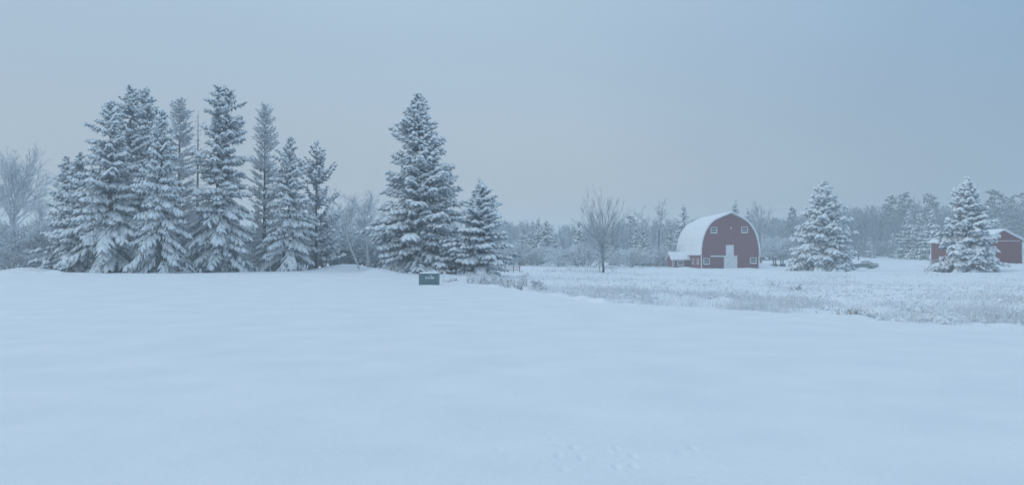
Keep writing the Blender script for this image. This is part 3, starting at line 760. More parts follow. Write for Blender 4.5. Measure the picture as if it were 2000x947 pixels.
for a in ((8, 92, 440, 'rimed bush at the left edge below the round crowned tree', 1.3, 2),
          (48, 88, 428, 'rimed bush left of the grove under the smaller rimed tree', 1.3, 1),
          (88, 90, 436, 'rimed bush touching the leftmost short spruce', 1.2, 2),
          (25, 82, 478, 'low rimed bush behind the left snow bank', 1.7, 2),
          (85, 83, 480, 'low rimed bush between snow bank and the leftmost spruce', 1.7, 1),
          (335, 95, 395, 'tall rimed bush behind the grove left of the thin bare conifer', 0.9, 2),
          (368, 98, 405, 'tall rimed bush behind the grove under the pale rimed conifer', 0.9, 1),
          (462, 97, 425, 'rimed bush behind the right side of the twin topped spruce', 1.0, 1),
          (590, 96, 415, 'tall rimed bush behind the two rightmost grove spruces', 1.0, 2),
          (380, 96, 440, 'rimed bush deep in the grove beneath the thin bare conifer', 1.2, 1),
          (497, 92, 468, 'rimed bush in the gap right of the twin topped spruce', 1.6, 2),
          (528, 96, 455, 'rimed bush behind the narrow feathery conifer', 1.4, 1),
          (640, 90, 455, 'rimed bush behind the bare trunk of the open branched spruce', 1.5, 2),
          (672, 92, 440, 'rimed bush behind the leaning birch', 1.5, 1),
          (700, 94, 430, 'rimed bush between the two birches', 1.4, 2),
          (738, 88, 452, 'rimed bush at the left foot of the broadest spruce', 1.3, 1),
          (986, 168, 474, 'rimed bush in the gap between small spruce and gate', 1.5, 2),
          (1012, 176, 470, 'rimed bush left of the spruce clump behind the gate', 1.5, 1),
          (1034, 172, 474, 'rimed round bush in front of the spruce clump', 1.7, 2),
          (1140, 160, 473, 'rimed dome shaped bush left of the vase shaped tree', 1.9, 2),
          (1094, 150, 507, 'tiny pale bush standing in the open field gap', 1.6, 1),
          (1222, 172, 478, 'rimed bush right behind the vase shaped tree', 1.6, 1),
          (1272, 185, 478, 'rimed bush at the foot of the forked tree', 1.5, 2),
          (1300, 190, 470, 'rimed bush behind the low annex of the barn', 1.5, 1),
          (1506, 238, 462, 'rimed bush right of the barn behind the wagon, left one', 1.7, 2),
          (1526, 232, 458, 'rimed bush right of the barn behind the wagon, right one', 1.6, 1),
          (1548, 240, 456, 'rimed bush partly behind the wide spruce', 1.6, 2),
          (1690, 250, 466, 'rimed bush at the wood edge above the old car', 1.8, 1),
          (1726, 252, 470, 'rimed bush at the wood edge right above the car trunk', 1.8, 2),
          (1760, 252, 472, 'rimed bush at the wood edge left of three dark spruces', 1.7, 1)):
    bush_at(*a)

# ------------------------------------------------------------------ far wood (one mass)
def far_wood():
    rng = np.random.RandomState(77); protos = []
    for s in range(5):
        r = np.random.RandomState(100+s); S = []
        q = dict(nseg=[6, 4, 3], wander=[0.04, 0.12, 0.2], trop=[0.02, 0.12, 0.05], taper=[0.35, 0.4, 0.5],
                 start=[0.3, 0.1, 0], kids=[2.3, 1.6, 0], ang=[0.55, 0.5, 0.5], ratio=[0.48, 0.5, 0.4], rk=0.55, rmin=0.04)
        grow(r, S, np.array([0, 0, -0.5]), np.array([0, 0, 1.0]), 9.0, 0.2, 0, 2, q)
        me = seg_mesh('tmp', S, M['far'], 0.045, big=3)
        V = np.zeros(len(me.vertices)*3, np.float32); me.vertices.foreach_get('co', V); V = V.reshape(-1, 3)
        V[:, 2] /= V[:, 2].max()
        Q = np.zeros(len(me.polygons)*4, np.int32); me.loops.foreach_get('vertex_index', Q); Q = Q.reshape(-1, 4)
        protos.append((V, Q)); bpy.data.meshes.remove(me)
    SKY = (np.array([-300, 60, 110, 480, 640, 700, 760, 900, 985, 1060, 1150, 1230, 1330, 1400, 1500, 1560, 1640, 1700, 1760, 1850, 1950, 2000, 2300]),
           np.array([430, 430, 430, 445, 430, 425, 425, 430, 430, 434, 434, 428, 425, 420, 424, 420, 404, 398, 398, 398, 396, 394, 392]))
    out = []
    for (n, d0, d1, dy, lo, hi) in ((190, 385, 430, 0, 860, 1560), (180, 300, 385, 3, 860, 1560), (80, 268, 300, 22, 880, 1250),
                                    (190, 330, 390, 0, 1540, 2150), (190, 268, 330, 6, 1540, 2150), (60, 262, 275, 30, 1640, 2100),
                                    (190, 150, 230, 0, -250, 800)):
        for _ in range(n):
            px = lo + (hi-lo)*rng.rand(); d = (d0+(d1-d0)*rng.rand())*(0.9 if d0 > 240 else 1.0)
            yt = np.interp(px, *SKY) + dy + rng.normal()*5 + 4
            if rng.rand() < 0.3: yt += 14*rng.rand()
            x, y = XY(px, d); z = float(gz(x, y, False)); H = max(5, zpx(yt, d)-z)
            V, Q = protos[rng.randint(5)]
            a = rng.rand()*6.28; w = (2.6+1.4*rng.rand())*H/15/2.4
            c, s = math.cos(a), math.sin(a)
            V2 = np.stack([x + w*(V[:, 0]*c - V[:, 1]*s), y + w*(V[:, 0]*s + V[:, 1]*c), z + V[:, 2]*H], -1)
            out.append((V2, Q, np.zeros((0, 3), int)))
    V, Q, T = join(out)
    o = obj('distant_wood', mesh_np('distant_wood', V, [Q], M['far'], smooth=False))
    tag(o, 'hazy mass of rimed bare trees along the horizon', 'wood', kind='stuff')
far_wood()

# ------------------------------------------------------------------ barn
BD = 160.0; bs = BD/F
bx, by = XY(1426, BD); bz = zpx(525, BD)
HWD = 56*bs; LEN = 23.0
barn = thing('barn', 'red arched roof barn with white doors and snow covered roof', 'barn', (bx, by, bz))
half = [(56, 28), (55.6, 38), (54.2, 50), (51.3, 62), (46.8, 73.5), (41, 83.5), (34.5, 91), (27.5, 96)]
APX = 109.0
left = [(-x*bs, z*bs) for x, z in half]
prof = left + [(0, APX*bs)] + [(-x, z) for x, z in reversed(left)]       # eave left -> ridge -> eave right
# front and back walls
for nm, y0 in (('front_wall', 0.0), ('back_wall', LEN-0.2)):
    MB().prism([(-HWD, -0.6)] + [(HWD, -0.6)] + list(reversed([(x*0.992, z-0.06) for x, z in prof])), y0, y0+0.2).build(nm, M['red'], barn)
for sg, nm in ((-1, 'side_wall'), (1, 'side_wall')):
    x = sg*(HWD-0.003); MB().box(min(x, x-sg*0.2), max(x, x-sg*0.2), 0.203, LEN-0.203, -0.6, 28*bs).build(nm, M['red'], barn)
def shell(profile, thick_in, thick_out, yf, yb, name, m, parent, smooth=True):
    P = np.array(profile); n = len(P)
    T = np.gradient(P, axis=0); N = np.stack([-T[:, 1], T[:, 0]], -1); N = nrm(N)
    inner = P + N*thick_in; outer = P + N*thick_out
    V, Fc = [], []
    for pr in (inner, outer):
        for (x, z), a, b in zip(pr, yf, yb):
            V.append((x, a, z)); V.append((x, b, z))
    for i in range(n-1):
        a, b = 2*i, 2*(i+1); o = 2*n
        Fc += [(a, b, b+1, a+1), (o+a, o+a+1, o+b+1, o+b), (a, o+a, o+b, b), (a+1, b+1, o+b+1, o+a+1)]
    Fc += [(0, 1, 2*n+1, 2*n), (2*n-2, 4*n-2, 4*n-1, 2*n-1)]
    me = bpy.data.meshes.new(name); me.from_pydata(V, [], Fc); me.materials.append(m); me.update()
    return obj(name, me, parent)
roofp = [(-56.6*bs, 26.3*bs)] + prof + [(56.6*bs, 26.3*bs)]
# denser profile for a smooth sweep
def dens(pr, k=4):
    pr = np.array(pr); t = np.arange(len(pr)); tt = np.linspace(0, len(pr)-1, (len(pr)-1)*k+1)
    return np.stack([np.interp(tt, t, pr[:, 0]), np.interp(tt, t, pr[:, 1])], -1)
rp = dens(roofp)
zb = 96*bs; za = APX*bs
hood = np.clip((rp[:, 1]-zb)/(za-zb), 0, 1)
yf = -0.28 - 1.75*hood; yb = np.full(len(rp), LEN+0.25)
roof = shell(rp, -0.0, 0.10, yf, yb, 'roof', M['white'], barn)
th = 0.16 + 0.10*hood + 0.02*np.sin(np.arange(len(rp))*1.7)
rp2 = rp.copy()
shell(rp2, 0.103, 0.30, yf-0.05, yb+0.05, 'snow', M['snow'], roof)

def window(parent, x, z, w, h, y, name='window', panes=2, axis='y', sg=-1, frame=0.13):
    """window on a wall facing -y (axis y) or -x (axis x)"""
    def mk(a0, a1, z0, z1, d0, d1):
        b = MB()
        if axis == 'y': b.box(a0, a1, y+d0*1.0, y+d1, z0, z1)
        else: b.box(y+d0, y+d1, a0, a1, z0, z1)
        return b
    fr = MB()
    for q in (mk(x-w/2, x+w/2, z+h/2-frame, z+h/2, -0.07, 0.0), mk(x-w/2, x+w/2, z-h/2, z-h/2+frame, -0.09, 0.0),
              mk(x-w/2, x-w/2+frame, z-h/2+frame, z+h/2-frame, -0.07, 0.0), mk(x+w/2-frame, x+w/2, z-h/2+frame, z+h/2-frame, -0.07, 0.0),
              mk(x-w/2+frame, x+w/2-frame, z-0.05, z+0.05, -0.06, 0.0)):
        fr.add(q.V, q.F)
    o = fr.build(name, M['white'], parent)
    mk(x-w/2+frame, x+w/2-frame, z+0.05, z+h/2-frame, -0.02, -0.003).build('pane', M['glass'], o)
    mk(x-w/2+frame, x+w/2-frame, z-h/2+frame, z-0.05, -0.025, -0.003).build('pane', M['glass'], o)
    sn = mk(x-w/2+0.02, x+w/2-0.02, z-h/2+frame, z-h/2+frame+0.09, -0.10, -0.026)
    sn.build('snow', M['snow_pad'], o, bevel=0.02)
    return o
for px, py in ((1394.5, 449.5), (1454.5, 449), (1380, 510.5), (1471, 509)):
    window(barn, (px-1426)*bs, (525-py)*bs, 12.6*bs, 12.2*bs, 0.0)
window(barn, 3.0, 1.55, 1.5, 1.25, -HWD+0.0, axis='x', frame=0.14)
window(barn, 7.2, 1.55, 1.5, 1.25, -HWD+0.0, axis='x', frame=0.14)
# loft door, sliding door with its track, corner boards, yard light
def pbox(x0, x1, y0, y1): return (x0-1426)*bs, (x1-1426)*bs, (525-y1)*bs, (525-y0)*bs
x0, x1, z0, z1 = pbox(1417.6, 1433, 478.5, 499)
ld = MB().box(x0, x1, -0.06, 0.0, z0, z1).build('loft_door', M['white'], barn, bevel=0.01)
x0, x1, z0, z1 = pbox(1413.5, 1439.5, 501.5, 526)
sd = MB().box(x0, x1, -0.12, -0.03, z0, z1).build('sliding_door', M['white'], barn, bevel=0.01)
for xx in (x0, x1-0.12): MB().box(xx, xx+0.12, -0.15, -0.122, z0, z1-0.01).build('batten', M['white'], sd)
MB().box(x0+0.9, x0+1.05, -0.17, -0.122, 1.0, 1.15).build('handle', M['dark_metal'], sd)
x0, x1, z0, z1 = pbox(1387.5, 1439.5, 500.2, 503.0)
tk = MB().box(x0, x1, -0.24, -0.005, z1-0.16, z1).build('door_track', M['white'], barn)
MB().box(x0, x1, -0.27, -0.02, z1+0.003, z1+0.10).build('snow', M['snow_pad'], tk, bevel=0.03)
for sg in (-1, 1):
    x = sg*HWD; MB().box(x-0.09, x+0.09, -0.035, 0.15, -0.5, 26*bs).build('corner_board', M['white'], barn)
ls = MB(); ls.cyl((0.1, 0, 8.85), (0.1, -0.25, 8.85), 0.05, 0.05, 8); ls.cyl((0.1, -0.3, 8.95), (0.1, -0.3, 8.60), 0.13, 0.16, 10); ls.build('yard_light', M['lamp'], barn)
# low annex on the left side
ax1 = -HWD; ax0 = ax1-4.15; ay0, ay1 = 10.0, 15.4; ez, rz_ = 1.98, 3.45; am = (ay0+ay1)/2
an = MB()
an.add([(ax0, ay0, -0.8), (ax1, ay0, -0.8), (ax1, ay1, -0.8), (ax0, ay1, -0.8), (ax0, ay0, ez), (ax1, ay0, ez), (ax1, ay1, ez), (ax0, ay1, ez), (ax0, am, rz_), (ax1, am, rz_)],
       [(0, 1, 5, 4), (2, 3, 7, 6), (3, 0, 4, 8, 7), (1, 2, 6, 9, 5), (4, 5, 9, 8), (6, 7, 8, 9)])
ann = an.build('annex', M['red'], barn)
def gable_roof(x0, x1, y0, y1, ez, rz, t0, t1, over, name, m, parent, axis='x'):
    ym = (y0+y1)/2; sl = (rz-ez)/(ym-y0); e0, e1 = y0-over, y1+over; ze = ez-sl*over
    pr = [(e0, ze+t0), (ym, rz+t0), (e1, ze+t0), (e1, ze+t1), (ym, rz+t1*1.03), (e0, ze+t1)]
    V = []; n = 6
    for x in (x0, x1):
        for a, z in pr: V.append((x, a, z) if axis == 'x' else (a, x, z))
    f = [(0, 1, 4, 5), (1, 2, 3, 4), (n+5, n+4, n+1, n), (n+4, n+3, n+2, n+1)] + [(i, n+i, n+(i+1) % n, (i+1) % n) for i in range(n)]
    me = bpy.data.meshes.new(name); me.from_pydata(V, [], f); me.materials.append(m); me.update()
    return obj(name, me, parent)
ar = gable_roof(ax0-0.35, ax1-0.01, ay0, ay1, ez, rz_, 0.01, 0.10, 0.35, 'annex_roof', M['white'], barn)
gable_roof(ax0-0.40, ax1-0.012, ay0, ay1, ez, rz_, 0.103, 0.30, 0.38, 'snow', M['snow'], ar)
window(barn, ax0+1.9, 1.05, 1.45, 1.15, ay0, frame=0.14)
for xx in (ax0-0.03, ax0+0.32):
    MB().box(xx, xx+0.16, ay0-0.04, ay0-0.002, -0.6, ez-0.05).build('corner_board', M['white'], barn)
MB().box(ax0-0.04, ax0-0.003, ay1-0.16, ay1+0.02, -0.6, ez-0.05).build('corner_board', M['white'], barn)

# ------------------------------------------------------------------ red shed
SD = 135.0; ss = SD/F
sxR, sxL = 997*ss, 921*ss; sb = zpx(515.5, SD); sW = sxR-sxL
shed = thing('shed', 'long red gabled shed with snowy roof at the right edge', 'shed', ((sxL+sxR)/2, SD, sb))
SH = zpx(469.5, SD)-sb; SR = zpx(450, SD)-sb; SL = 17.0; hw = sW/2
MB().prism([(-hw, -1.2), (hw, -1.2), (hw, SH), (0, SR), (-hw, SH)], 0, SL).build('wall', M['red_shed'], shed)
sr = gable_roof(-0.45, SL+0.4, -hw, hw, SH, SR, 0.01, 0.12, 0.5, 'roof', M['white'], shed, axis='y')
gable_roof(-0.50, SL+0.45, -hw, hw, SH, SR, 0.123, 0.30, 0.52, 'snow', M['snow'], sr, axis='y')
for x in (-hw, hw): MB().box(x-0.11, x+0.11, -0.04, 0.12, -1.0, SH-0.25).build('corner_board', M['white'], shed)
MB().box(-hw-0.04, -hw-0.002, SL-0.2, SL+0.05, -1.0, SH-0.25).build('corner_board', M['white'], shed)
MB().box(-hw+0.15, hw-0.45, -0.045, -0.002, SH-0.13, SH-0.04).build('trim_board', M['white'], shed)

# ------------------------------------------------------------------ utility box
ub = at(838.5, 51.0); uw = 37*51/F
uz = zpx(557.5, 51)
uo = thing('utility_box', 'dark green ground level utility box with snow on its lid and white stickers', 'utility box', (ub[0], ub[1]-0.55, uz), R(-1))
MB().box(-uw/2, uw/2, 0, 1.0, -0.4, 0.78).build('cabinet', M['box_green'], uo, bevel=0.02)
MB().box(-uw/2-0.02, uw/2+0.02, -0.03, 1.03, 0.783, 0.84).build('lid', M['box_green'], uo, bevel=0.02)
# rounded snow cap
gx, gy = np.meshgrid(np.linspace(-1, 1, 15), np.linspace(-1, 1, 13))
hh = 0.10*(1-np.abs(gx)**6)*(1-np.abs(gy)**6) + 0.012*fbm(gx*3+4, gy*3, 2)*(1-np.abs(gx)**4)
V = np.stack([gx*(uw/2+0.03), 0.5+gy*0.54, 0.842+np.maximum(hh, 0)], -1).reshape(-1, 3)
i, j = np.meshgrid(np.arange(12), np.arange(14), indexing='ij'); a = i*15+j
obj('snow', mesh_np('snow', V, [np.stack([a, a+1, a+16, a+15], -1).reshape(-1, 4)], M['snow']), uo)
ups = uw/37
def ubx(x0, x1, y0, y1, name='sticker'):
    return MB().box((x0-838.5)*ups, (x1-838.5)*ups, -0.006, -0.002, (557.5-y1)*ups, (557.5-y0)*ups).build(name, M['white'], uo)
ubx(833.2, 836.4, 540.2, 543.6); ubx(838.3, 841.3, 540.4, 543.6)
st = ubx(843, 849.6, 540.2, 543.8)
for k in range(3):
    xx = (844.3+k*1.8-838.5)*ups; MB().box(xx, xx+0.018, -0.008, -0.0065, 15*ups, 16.4*ups).build('mark', M['box_green'], st)
ubx(841.8, 846.0, 536.6, 538.2)

# ------------------------------------------------------------------ gate in the gap behind the small spruce
gd = 92.0; gs = gd/F
gp = at(1000, gd)
gate = thing('gate', 'small brown wooden rail gate in the field right of the small spruce', 'gate', (gp[0], gp[1], zpx(531, gd)))
for px, hgt in ((986, 12), (1003, 11.5), (1015.2, 13)):
    x = (px-1000)*gs; MB().box(x-0.05, x+0.05, -0.05, 0.05, -0.3, hgt*gs).build('post', M['gate'], gate)
for zz in (3.2, 6.4, 9.6):
    r_ = MB().box(-14*gs, 15*gs, -0.09, -0.053, zz*gs-0.032, zz*gs+0.032).build('rail', M['gate'], gate)

# ------------------------------------------------------------------ hay wagon
wd = 168.0; ws = wd/F
wg = thing('hay_wagon', 'low dark wagon with two ladder racks standing right of the barn', 'wagon', (522/F*wd, wd, zpx(521, wd)))
MB().box(-12.5*ws, 12.5*ws, 0, 2.2, 2.6*ws, 4.0*ws).build('bed', M['wood'], wg, bevel=0.03)
MB().box(-12.3*ws, 12.3*ws, 0.1, 2.1, 4.05*ws, 5.3*ws).build('snow', M['snow_pad'], wg, bevel=0.09)
for x, top, bot in ((-9.5, 17.5, 4.05), (5, 17.5, 4.05)):
    rk = MB(); 
    for dx in (-2.4, 2.4): rk.box((x+dx)*ws-0.085, (x+dx)*ws+0.085, -0.06, 0.06, bot*ws-0.3, top*ws)
    r_ = rk.build('ladder_rack', M['dark_metal'], wg)
    for k in range(5):
        zz = (bot+1.5+k*2.5)*ws; MB().box((x-2.4)*ws+0.087, (x+2.4)*ws-0.087, -0.04, 0.04, zz, zz+0.12).build('rung', M['dark_metal'], r_)
MB().box(-12*ws, 8*ws, -0.05, 0.05, 17.6*ws, 18.2*ws).build('top_rail', M['dark_metal'], wg)
MB().box(11.6*ws, 12.4*ws, -0.06, 0.06, 4.05*ws, 8*ws).build('stake', M['dark_metal'], wg)
for x in (-6.5, 3.5, 9):
    wh = MB().cyl((x*ws, -0.02, 2.6*ws), (x*ws, 0.25, 2.6*ws), 0.36, 0.36, 16).build('wheel', M['tyre'], wg)
    MB().cyl((x*ws, -0.05, 2.6*ws), (x*ws, -0.022, 2.6*ws), 0.16, 0.16, 12).build('rim', M['dark_metal'], wh)

# dark heap at the right barn corner
hd = 195.0; hs_ = hd/F
hp = thing('log_pile', 'low dark stacked pile with snow on top beside right barn corner', 'pile', (488.5/F*hd, hd, zpx(507, hd)))
rg = random.Random(3)
for r_ in range(3):
    for k in range(5-r_):
        x = (k-2+r_*0.5)*0.3
        MB().cyl((x, 0, 0.12+r_*0.25), (x, 1.2, 0.12+r_*0.25), 0.145, 0.145, 9).build('log', M['wood'], hp)
MB().prism([(-0.75, 0.3), (0.75, 0.3), (0.65, 0.62), (0.3, 0.92), (-0.3, 0.94), (-0.68, 0.6)], -0.05, 1.25)
cp = MB().prism([(-0.5, 0.79), (0.5, 0.79), (0.4, 0.93), (0.1, 0.98), (-0.35, 0.95)], -0.04, 1.24).build('snow', M['snow_pad'], hp, bevel=0.03)

# ------------------------------------------------------------------ old car behind the wide spruce
cd = 148.0; cs = cd/F
cx = 1716; car = thing('parked_car', 'old dark sedan under snow half hidden behind the wide spruce', 'car', ((cx-1000)*cs, cd, zpx(524.8, cd)), R(-6))
# profile, x to the rear (right) = 0, front to the left
LB = [(0.0, 0.42), (0.02, 0.95), (-0.12, 1.0), (-1.35, 1.02), (-3.3, 1.0), (-4.7, 0.92), (-4.85, 0.75), (-4.85, 0.40), (-4.3, 0.28), (-0.5, 0.28)]
body = MB().prism([(x, z) for x, z in LB][::-1] if False else LB[::-1], 0.0, 1.8)
body.build('body', M['car'], car, bevel=0.05)
gh = MB()
rb = [(-0.95, 1.0), (-1.55, 1.46), (-2.75, 1.48), (-3.45, 1.0)]
for y0, y1 in ((0.10, 0.16), (1.64, 1.70)): pass
cab = MB().prism([(-0.98, 1.0), (-1.56, 1.42), (-2.72, 1.44), (-3.42, 1.0)][::-1], 0.14, 1.66).build('cabin_glass', M['iced_glass'], car)
rf = MB().prism([(-1.45, 1.43), (-1.75, 1.53), (-2.6, 1.54), (-2.85, 1.44)][::-1], 0.12, 1.68).build('roof', M['car'], car, bevel=0.03)
MB().prism([(-1.42, 1.545), (-1.75, 1.72), (-2.55, 1.73), (-2.88, 1.55)][::-1], 0.16, 1.70).build('snow', M['snow_pad'], rf, bevel=0.04)
for x0, x1 in ((-0.92, -1.5), (-2.05, -2.10), (-3.48, -2.78)):
    MB().add([(x0, 0.10, 1.0), (x0-0.07, 0.10, 1.0), (x1-0.07, 0.10, 1.45), (x1, 0.10, 1.45), (x0, 0.137, 1.0), (x0-0.07, 0.137, 1.0), (x1-0.07, 0.137, 1.45), (x1, 0.137, 1.45)],
             [(0, 1, 2, 3), (7, 6, 5, 4), (0, 4, 5, 1), (1, 5, 6, 2), (2, 6, 7, 3), (3, 7, 4, 0)]).build('pillar', M['car'], car)
MB().prism([(0.0, 1.005), (-0.03, 1.16), (-0.85, 1.22), (-1.1, 1.04)][::-1], 0.05, 1.75).build('trunk_snow', M['snow_pad'], car, bevel=0.04)
MB().prism([(-3.35, 1.005), (-3.5, 1.14), (-4.5, 1.08), (-4.8, 0.9)][::-1], 0.05, 1.75).build('hood_snow', M['snow_pad'], car, bevel=0.03)
MB().box(-1.6, 0.08, -0.03, -0.004, 0.72, 0.84).build('side_snow', M['snow_pad'], car)
MB().box(-0.25, 0.16, -0.06, 1.86, 0.45, 0.58).build('bumper', M['chrome'], car, bevel=0.03)
MB().box(0.03, 0.10, 0.08, 0.35, 0.72, 0.88).build('tail_light', M['gate'], car)
for x in (-1.05, -3.95):
    for y0 in (-0.02, 1.6):
        w_ = MB().cyl((x, y0, 0.33), (x, y0+0.22, 0.33), 0.33, 0.33, 18).build('wheel', M['tyre'], car)
        MB().cyl((x, y0-0.02, 0.33), (x, y0-0.002, 0.33), 0.19, 0.19, 14).build('hubcap', M['chrome'], w_)

# ------------------------------------------------------------------ posts
def post(px, d, y0, y1, lab, w=0.12):
    z0 = zpx(y1, d); h = zpx(y0, d)-z0
    t = thing('fence_post', lab, 'post', ((px-1000)/F*d, d, z0), 0.2, 'wooden posts')
    MB().box(-w, w, -w, w, -0.6, h).build('shaft', M['wood'], t, bevel=0.02)
    MB().box(-w*1.15, w*1.15, -w*1.15, w*1.15, h+0.003, h+0.14).build('snow', M['snow_pad'], t, bevel=0.05)
post(1676.5, 195, 489, 504, 'dark wooden post right behind the wide spruce above the car', 0.13)
post(1284.5, 178, 509, 519, 'short leaning post at the foot of the forked tree', 0.12)
post(1295.5, 185, 505, 516, 'thin post between the forked tree and the annex', 0.10)

# ------------------------------------------------------------------ weeds and grass
def blades(P, hgt, wid, lean, rng):
    n = len(P); az = rng.rand(n)*6.283; fa = rng.rand(n)*6.283
    S = np.stack([np.cos(fa), np.sin(fa), 0*fa], -1); Ld = np.stack([np.cos(az), np.sin(az), 0*az], -1)
    up = np.array([0, 0, 1.0])
    m = P + up*(hgt*0.62)[:, None] + Ld*(hgt*lean*0.35)[:, None]
    t = P + up*(hgt*(1-0.35*lean))[:, None] + Ld*(hgt*lean)[:, None]
    V = np.stack([P-S*wid[:, None]/2, P+S*wid[:, None]/2, m-S*wid[:, None]*0.45, m+S*wid[:, None]*0.45, t], 1).reshape(-1, 3)
    b = np.arange(n)*5
    return V, np.stack([b, b+1, b+3, b+2], -1), np.stack([b+2, b+3, b+4], -1)

def field_points(rng, n, pxlo, pxhi, dlo, dhi, thr, sc=0.5, rel=True, power=1.0):
    px = pxlo+(pxhi-pxlo)*rng.rand(n); u = rng.rand(n)**power
    d = (np.interp(px, EPX, EDD) if rel else 0) + dlo + (dhi-dlo)*u
    x = (px-1000)/F*d; y = d
    k = (fbm(x*sc, y*sc*0.6, 3) + rng.normal(size=n)*0.12) > thr
    fade = np.minimum(px-pxlo, pxhi-px)/(0.22*(pxhi-pxlo))      # patches thin out at their ends
    k &= rng.rand(n) < np.where(pxhi > 2000, np.minimum(1, (px-pxlo)/(0.22*(pxhi-pxlo))), fade)
    return x[k], y[k], px[k]

def grass():
    rng = np.random.RandomState(4); parts = []
    def patch(n, a, b, c, d, thr, h0, h1, w, lean, **k):
        x, y, px = field_points(rng, n, a, b, c, d, thr, **k)
        z = gz(x, y)-0.03; m = len(x)
        sz = (0.5+0.5*rng.rand(m))*(h0+(h1-h0)*rng.rand(m))
        parts.append(blades(np.stack([x, y, z], -1), sz, w*(0.6+0.8*rng.rand(m))*(y/30)**0.5, lean*(0.4+rng.rand(m)), rng))
    patch(20000, 1050, 1680, 0.2, 10, -0.05, 0.25, 0.60, 0.016, 0.5)
    patch(11000, 1380, 2080, 0.0, 6, 0.05, 0.2, 0.45, 0.014, 0.6)
    patch(16000, 1400, 2100, 4, 34, 0.12, 0.2, 0.55, 0.018, 0.7, sc=0.35)
    patch(5500, 1850, 2100, 1, 14, 0.0, 0.3, 0.7, 0.016, 0.6)
    patch(9000, 1040, 1600, 10, 60, 0.28, 0.2, 0.5, 0.022, 0.6, sc=0.3)
    patch(7000, 1500, 2100, 34, 75, 0.22, 0.2, 0.5, 0.025, 0.6, sc=0.25)
    patch(5000, 880, 1080, 0.5, 14, 0.05, 0.25, 0.7, 0.02, 0.4)
    patch(5000, 985, 1260, 95, 165, 0.15, 0.3, 0.8, 0.03, 0.5, sc=0.2, rel=False)
    V, Q, T = join(parts)
    o = obj('dry_grass', mesh_np('dry_grass', V, [Q, T], M['grass'], smooth=False))
    tag(o, 'frosted dry grass standing through the snow of the rough field', 'grass', kind='stuff')
    # dark broken stalks
    parts = []
    for n, a, b, c, d, thr, h0, h1 in ((1500, 1400, 2080, 1, 40, 0.15, 0.08, 0.22), (500, 1040, 1500, 2, 40, 0.2, 0.08, 0.2), (160, 640, 1000, 0, 12, 0.05, 0.06, 0.16)):
        x, y, px = field_points(rng, n, a, b, c, d, thr, sc=0.8)
        m = len(x); parts.append(blades(np.stack([x, y, gz(x, y)-0.02], -1), h0+(h1-h0)*rng.rand(m), 0.02+0.02*rng.rand(m), 0.8+0.9*rng.rand(m), rng))
    V, Q, T = join(parts)
    o = obj('weed_stalks', mesh_np('weed_stalks', V, [Q, T], M['weed'], smooth=False))
    tag(o, 'dark broken weed stalks scattered over the snowy field', 'weeds', kind='stuff')
    # small snow lumps resting on flattened grass
    x, y, px = field_points(rng, 5200, 1060, 2080, 0.3, 42, 0.08, sc=0.5)
    m = len(x); az = rng.rand(m)*6.28
    P = np.stack([x, y, gz(x, y)+0.05+0.10*rng.rand(m)], -1)
    D = np.stack([np.cos(az), np.sin(az), -0.15+0*az], -1)
    V, Q, T = spindles(P, nrm(D), 0.18+0.35*rng.rand(m), 0.04+0.06*rng.rand(m), 0.2, (0, 0.3, 0.7, 1), (0, 1, 0.9, 0), 5, wide=1.3, tall=0.8)
    o = obj('snow_lumps', mesh_np('snow_lumps', V, [Q, T], M['snow_pad']))
    tag(o, 'small lumps of snow caught on flattened field grass', 'snow', kind='stuff')
grass()

def weed(px, d, py, h, n, lab, group, seed, leafy=1.0):
    rng = np.random.RandomState(seed); x, y = XY(px, d); z = float(gz(x, y))
    t = thing('weed_clump', lab, 'weed', (x, y, z), rng.rand()*6, group)
    P = rng.normal(size=(n, 3))*[0.16, 0.16, 0]; D = rng.normal(size=(n, 3))*[0.28, 0.28, 0]; D[:, 2] = 1; D = nrm(D)
    L = h*(0.5+0.6*rng.rand(n))
    V, Q, T = spindles(P-[0, 0, 0.05], D, L, np.full(n, 0.012), 0.12, (0, 0.5, 1), (1, 0.8, 0), 3)
    fine_obj('stems', mesh_np('stems', V, [Q, T], M['weed'], smooth=False), t)
    k = int(n*2.5*leafy); i = rng.randint(0, n, k); f = 0.3+0.65*rng.rand(k)
    p = P[i]+D[i]*(L[i]*f)[:, None]; d2 = rng.normal(size=(k, 3)); d2[:, 2] = d2[:, 2]*0.5-0.3
    V, Q, T = spindles(p, nrm(d2), 0.10+0.16*rng.rand(k), 0.02+0.03*rng.rand(k), 0.3, (0, 0.4, 1), (0, 1, 0), 4, wide=1.5, tall=0.5)
    fine_obj('leaves', mesh_np('leaves', V, [Q, T], M['weed'], smooth=False), t)
    s = rng.rand(k) < 0.6
    if s.any():
        V, Q, T = spindles(p[s], nrm(d2[s]), 0.12+0.12*rng.rand(s.sum()), np.full(s.sum(), 0.04), 0.2, (0, 0.4, 1), (0, 1, 0), 4, wide=1.3, tall=0.7, up=0.7)
        fine_obj('snow', mesh_np('snow', V, [Q, T], M['snow_pad']), t)
GW = 'frosted weeds between utility box and field'
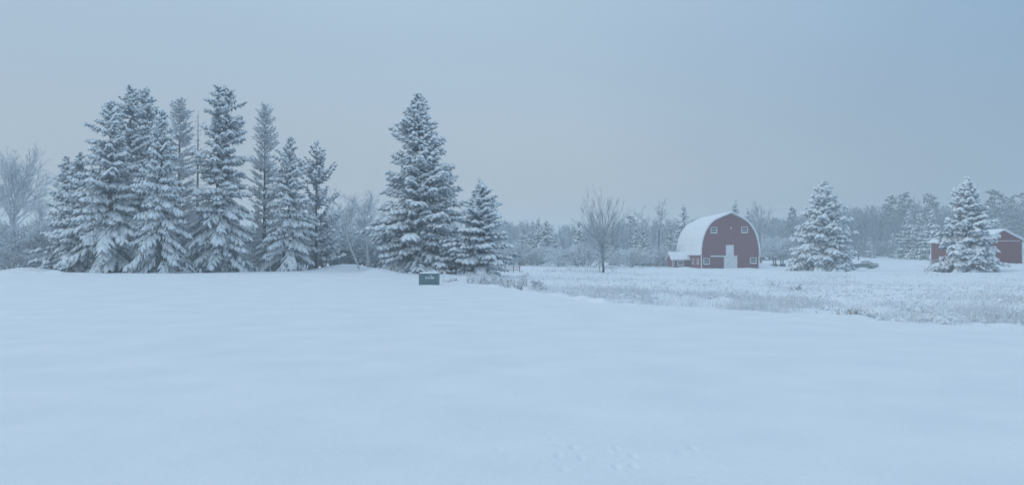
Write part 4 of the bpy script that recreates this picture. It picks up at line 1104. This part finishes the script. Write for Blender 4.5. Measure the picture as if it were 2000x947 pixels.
for k, (px, d, h, n, lab, lf) in enumerate((
    (873, 54, 0.35, 5, 'tiny weed sprig just right of the utility box', 1.0),
    (888, 54.5, 0.35, 6, 'tiny weed pair at some distance right of the utility box', 1.0),
    (917, 53, 0.95, 10, 'tall frosted weed at the left end of the weed row', 1.0),
    (946, 51, 0.9, 10, 'frosted weed in the row below the small spruce trunk', 1.2),
    (955, 51, 0.6, 8, 'low frosted weed right beside the one below the small spruce', 1.2),
    (972, 50, 0.9, 12, 'dark headed frosted weed below the right side of small spruce', 1.4),
    (981, 49, 0.6, 8, 'short dark weed right of the dark headed one', 1.0),
    (995, 47.5, 0.8, 8, 'slim frosted weed left of the tall stalk under the gate', 0.8),
    (1003, 47, 1.15, 2, 'single tall thin stalk below the gate', 0.5),
    (1016, 46, 0.85, 14, 'arching brown weed clump below the right gate post', 1.6),
    (1024, 49, 1.1, 9, 'tall pale weed behind the arching clump', 0.8),
    (1047, 47, 0.7, 16, 'darkest bushy weed clump beside the field edge', 2.6),
    (1056, 46, 0.45, 10, 'low dark weed right of the bushy clump', 2.0),
    (1060, 42, 0.35, 4, 'single dark sprig at the tip of the lawn', 1.2),
    (1508, 52, 0.5, 7, 'dark sprig in the field below the hay wagon', 1.6),
    (1552, 48, 0.55, 6, 'dark sprig in the field below the left foot of wide spruce', 1.4),
    (1806, 95, 0.6, 5, 'small dark sprig in the field left of the shed spruce', 1.4))):
    weed(px, d, 0, h, n, lab, GW, 300+k, lf)

# a brown grass tussock at the lawn edge and a small bush at the shed
def tussock(px, d, lab, h=0.34, n=90, seed=1, spread=0.55):
    rng = np.random.RandomState(seed); x, y = XY(px, d); z = float(gz(x, y))
    P = rng.normal(size=(n, 3))*[spread*0.5, spread*0.35, 0]
    V, Q, T = blades(P, h*(0.5+0.7*rng.rand(n)), np.full(n, 0.02), 0.5+0.8*rng.rand(n), rng)
    t = thing('grass_tussock', lab, 'grass', (x, y, z-0.03), 0, 'brown grass tussocks')
    fine(obj('blades', mesh_np('blades', V, [Q, T], M['straw'], smooth=False), t))
M['straw'] = frost_mat('brown_straw', (0.20, 0.14, 0.11), (0.36, 0.28, 0.23), lo=0.0, hi=0.9, scale=5.0, base=0.1)
tussock(1672, 24.6, 'brown bent grass tussock at the lawn edge below the wide spruce', seed=2)
tussock(1985, 27, 'brown grass tussock in the field at the right edge', seed=3, spread=0.8)
tussock(1945, 24, 'brown grass tussock left of the one at the right edge', seed=5, spread=0.7, h=0.4)
bush_at(1832, 150, 503, 'small snowy bush against the left side of the red shed', 1.3, 1)

# ------------------------------------------------------------------ haze
hz = MB().box(-960, 960, -960, 960, -4.5, 31).build('haze', M['snow'])
hm = bpy.data.materials.new('haze'); hm.use_nodes = True
hn, hl_ = hm.node_tree.nodes, hm.node_tree.links
hn.clear()
pv = hn.new('ShaderNodeVolumePrincipled'); ho = hn.new('ShaderNodeOutputMaterial')
pv.inputs['Color'].default_value = (0.89, 0.965, 1.0, 1); pv.inputs['Density'].default_value = 0.0018
pv.inputs['Anisotropy'].default_value = 0.0
hl_.new(pv.outputs['Volume'], ho.inputs['Volume'])
hz.data.materials.clear(); hz.data.materials.append(hm)
tag(hz, 'pale blue winter haze filling the air over the field', 'haze', kind='stuff')
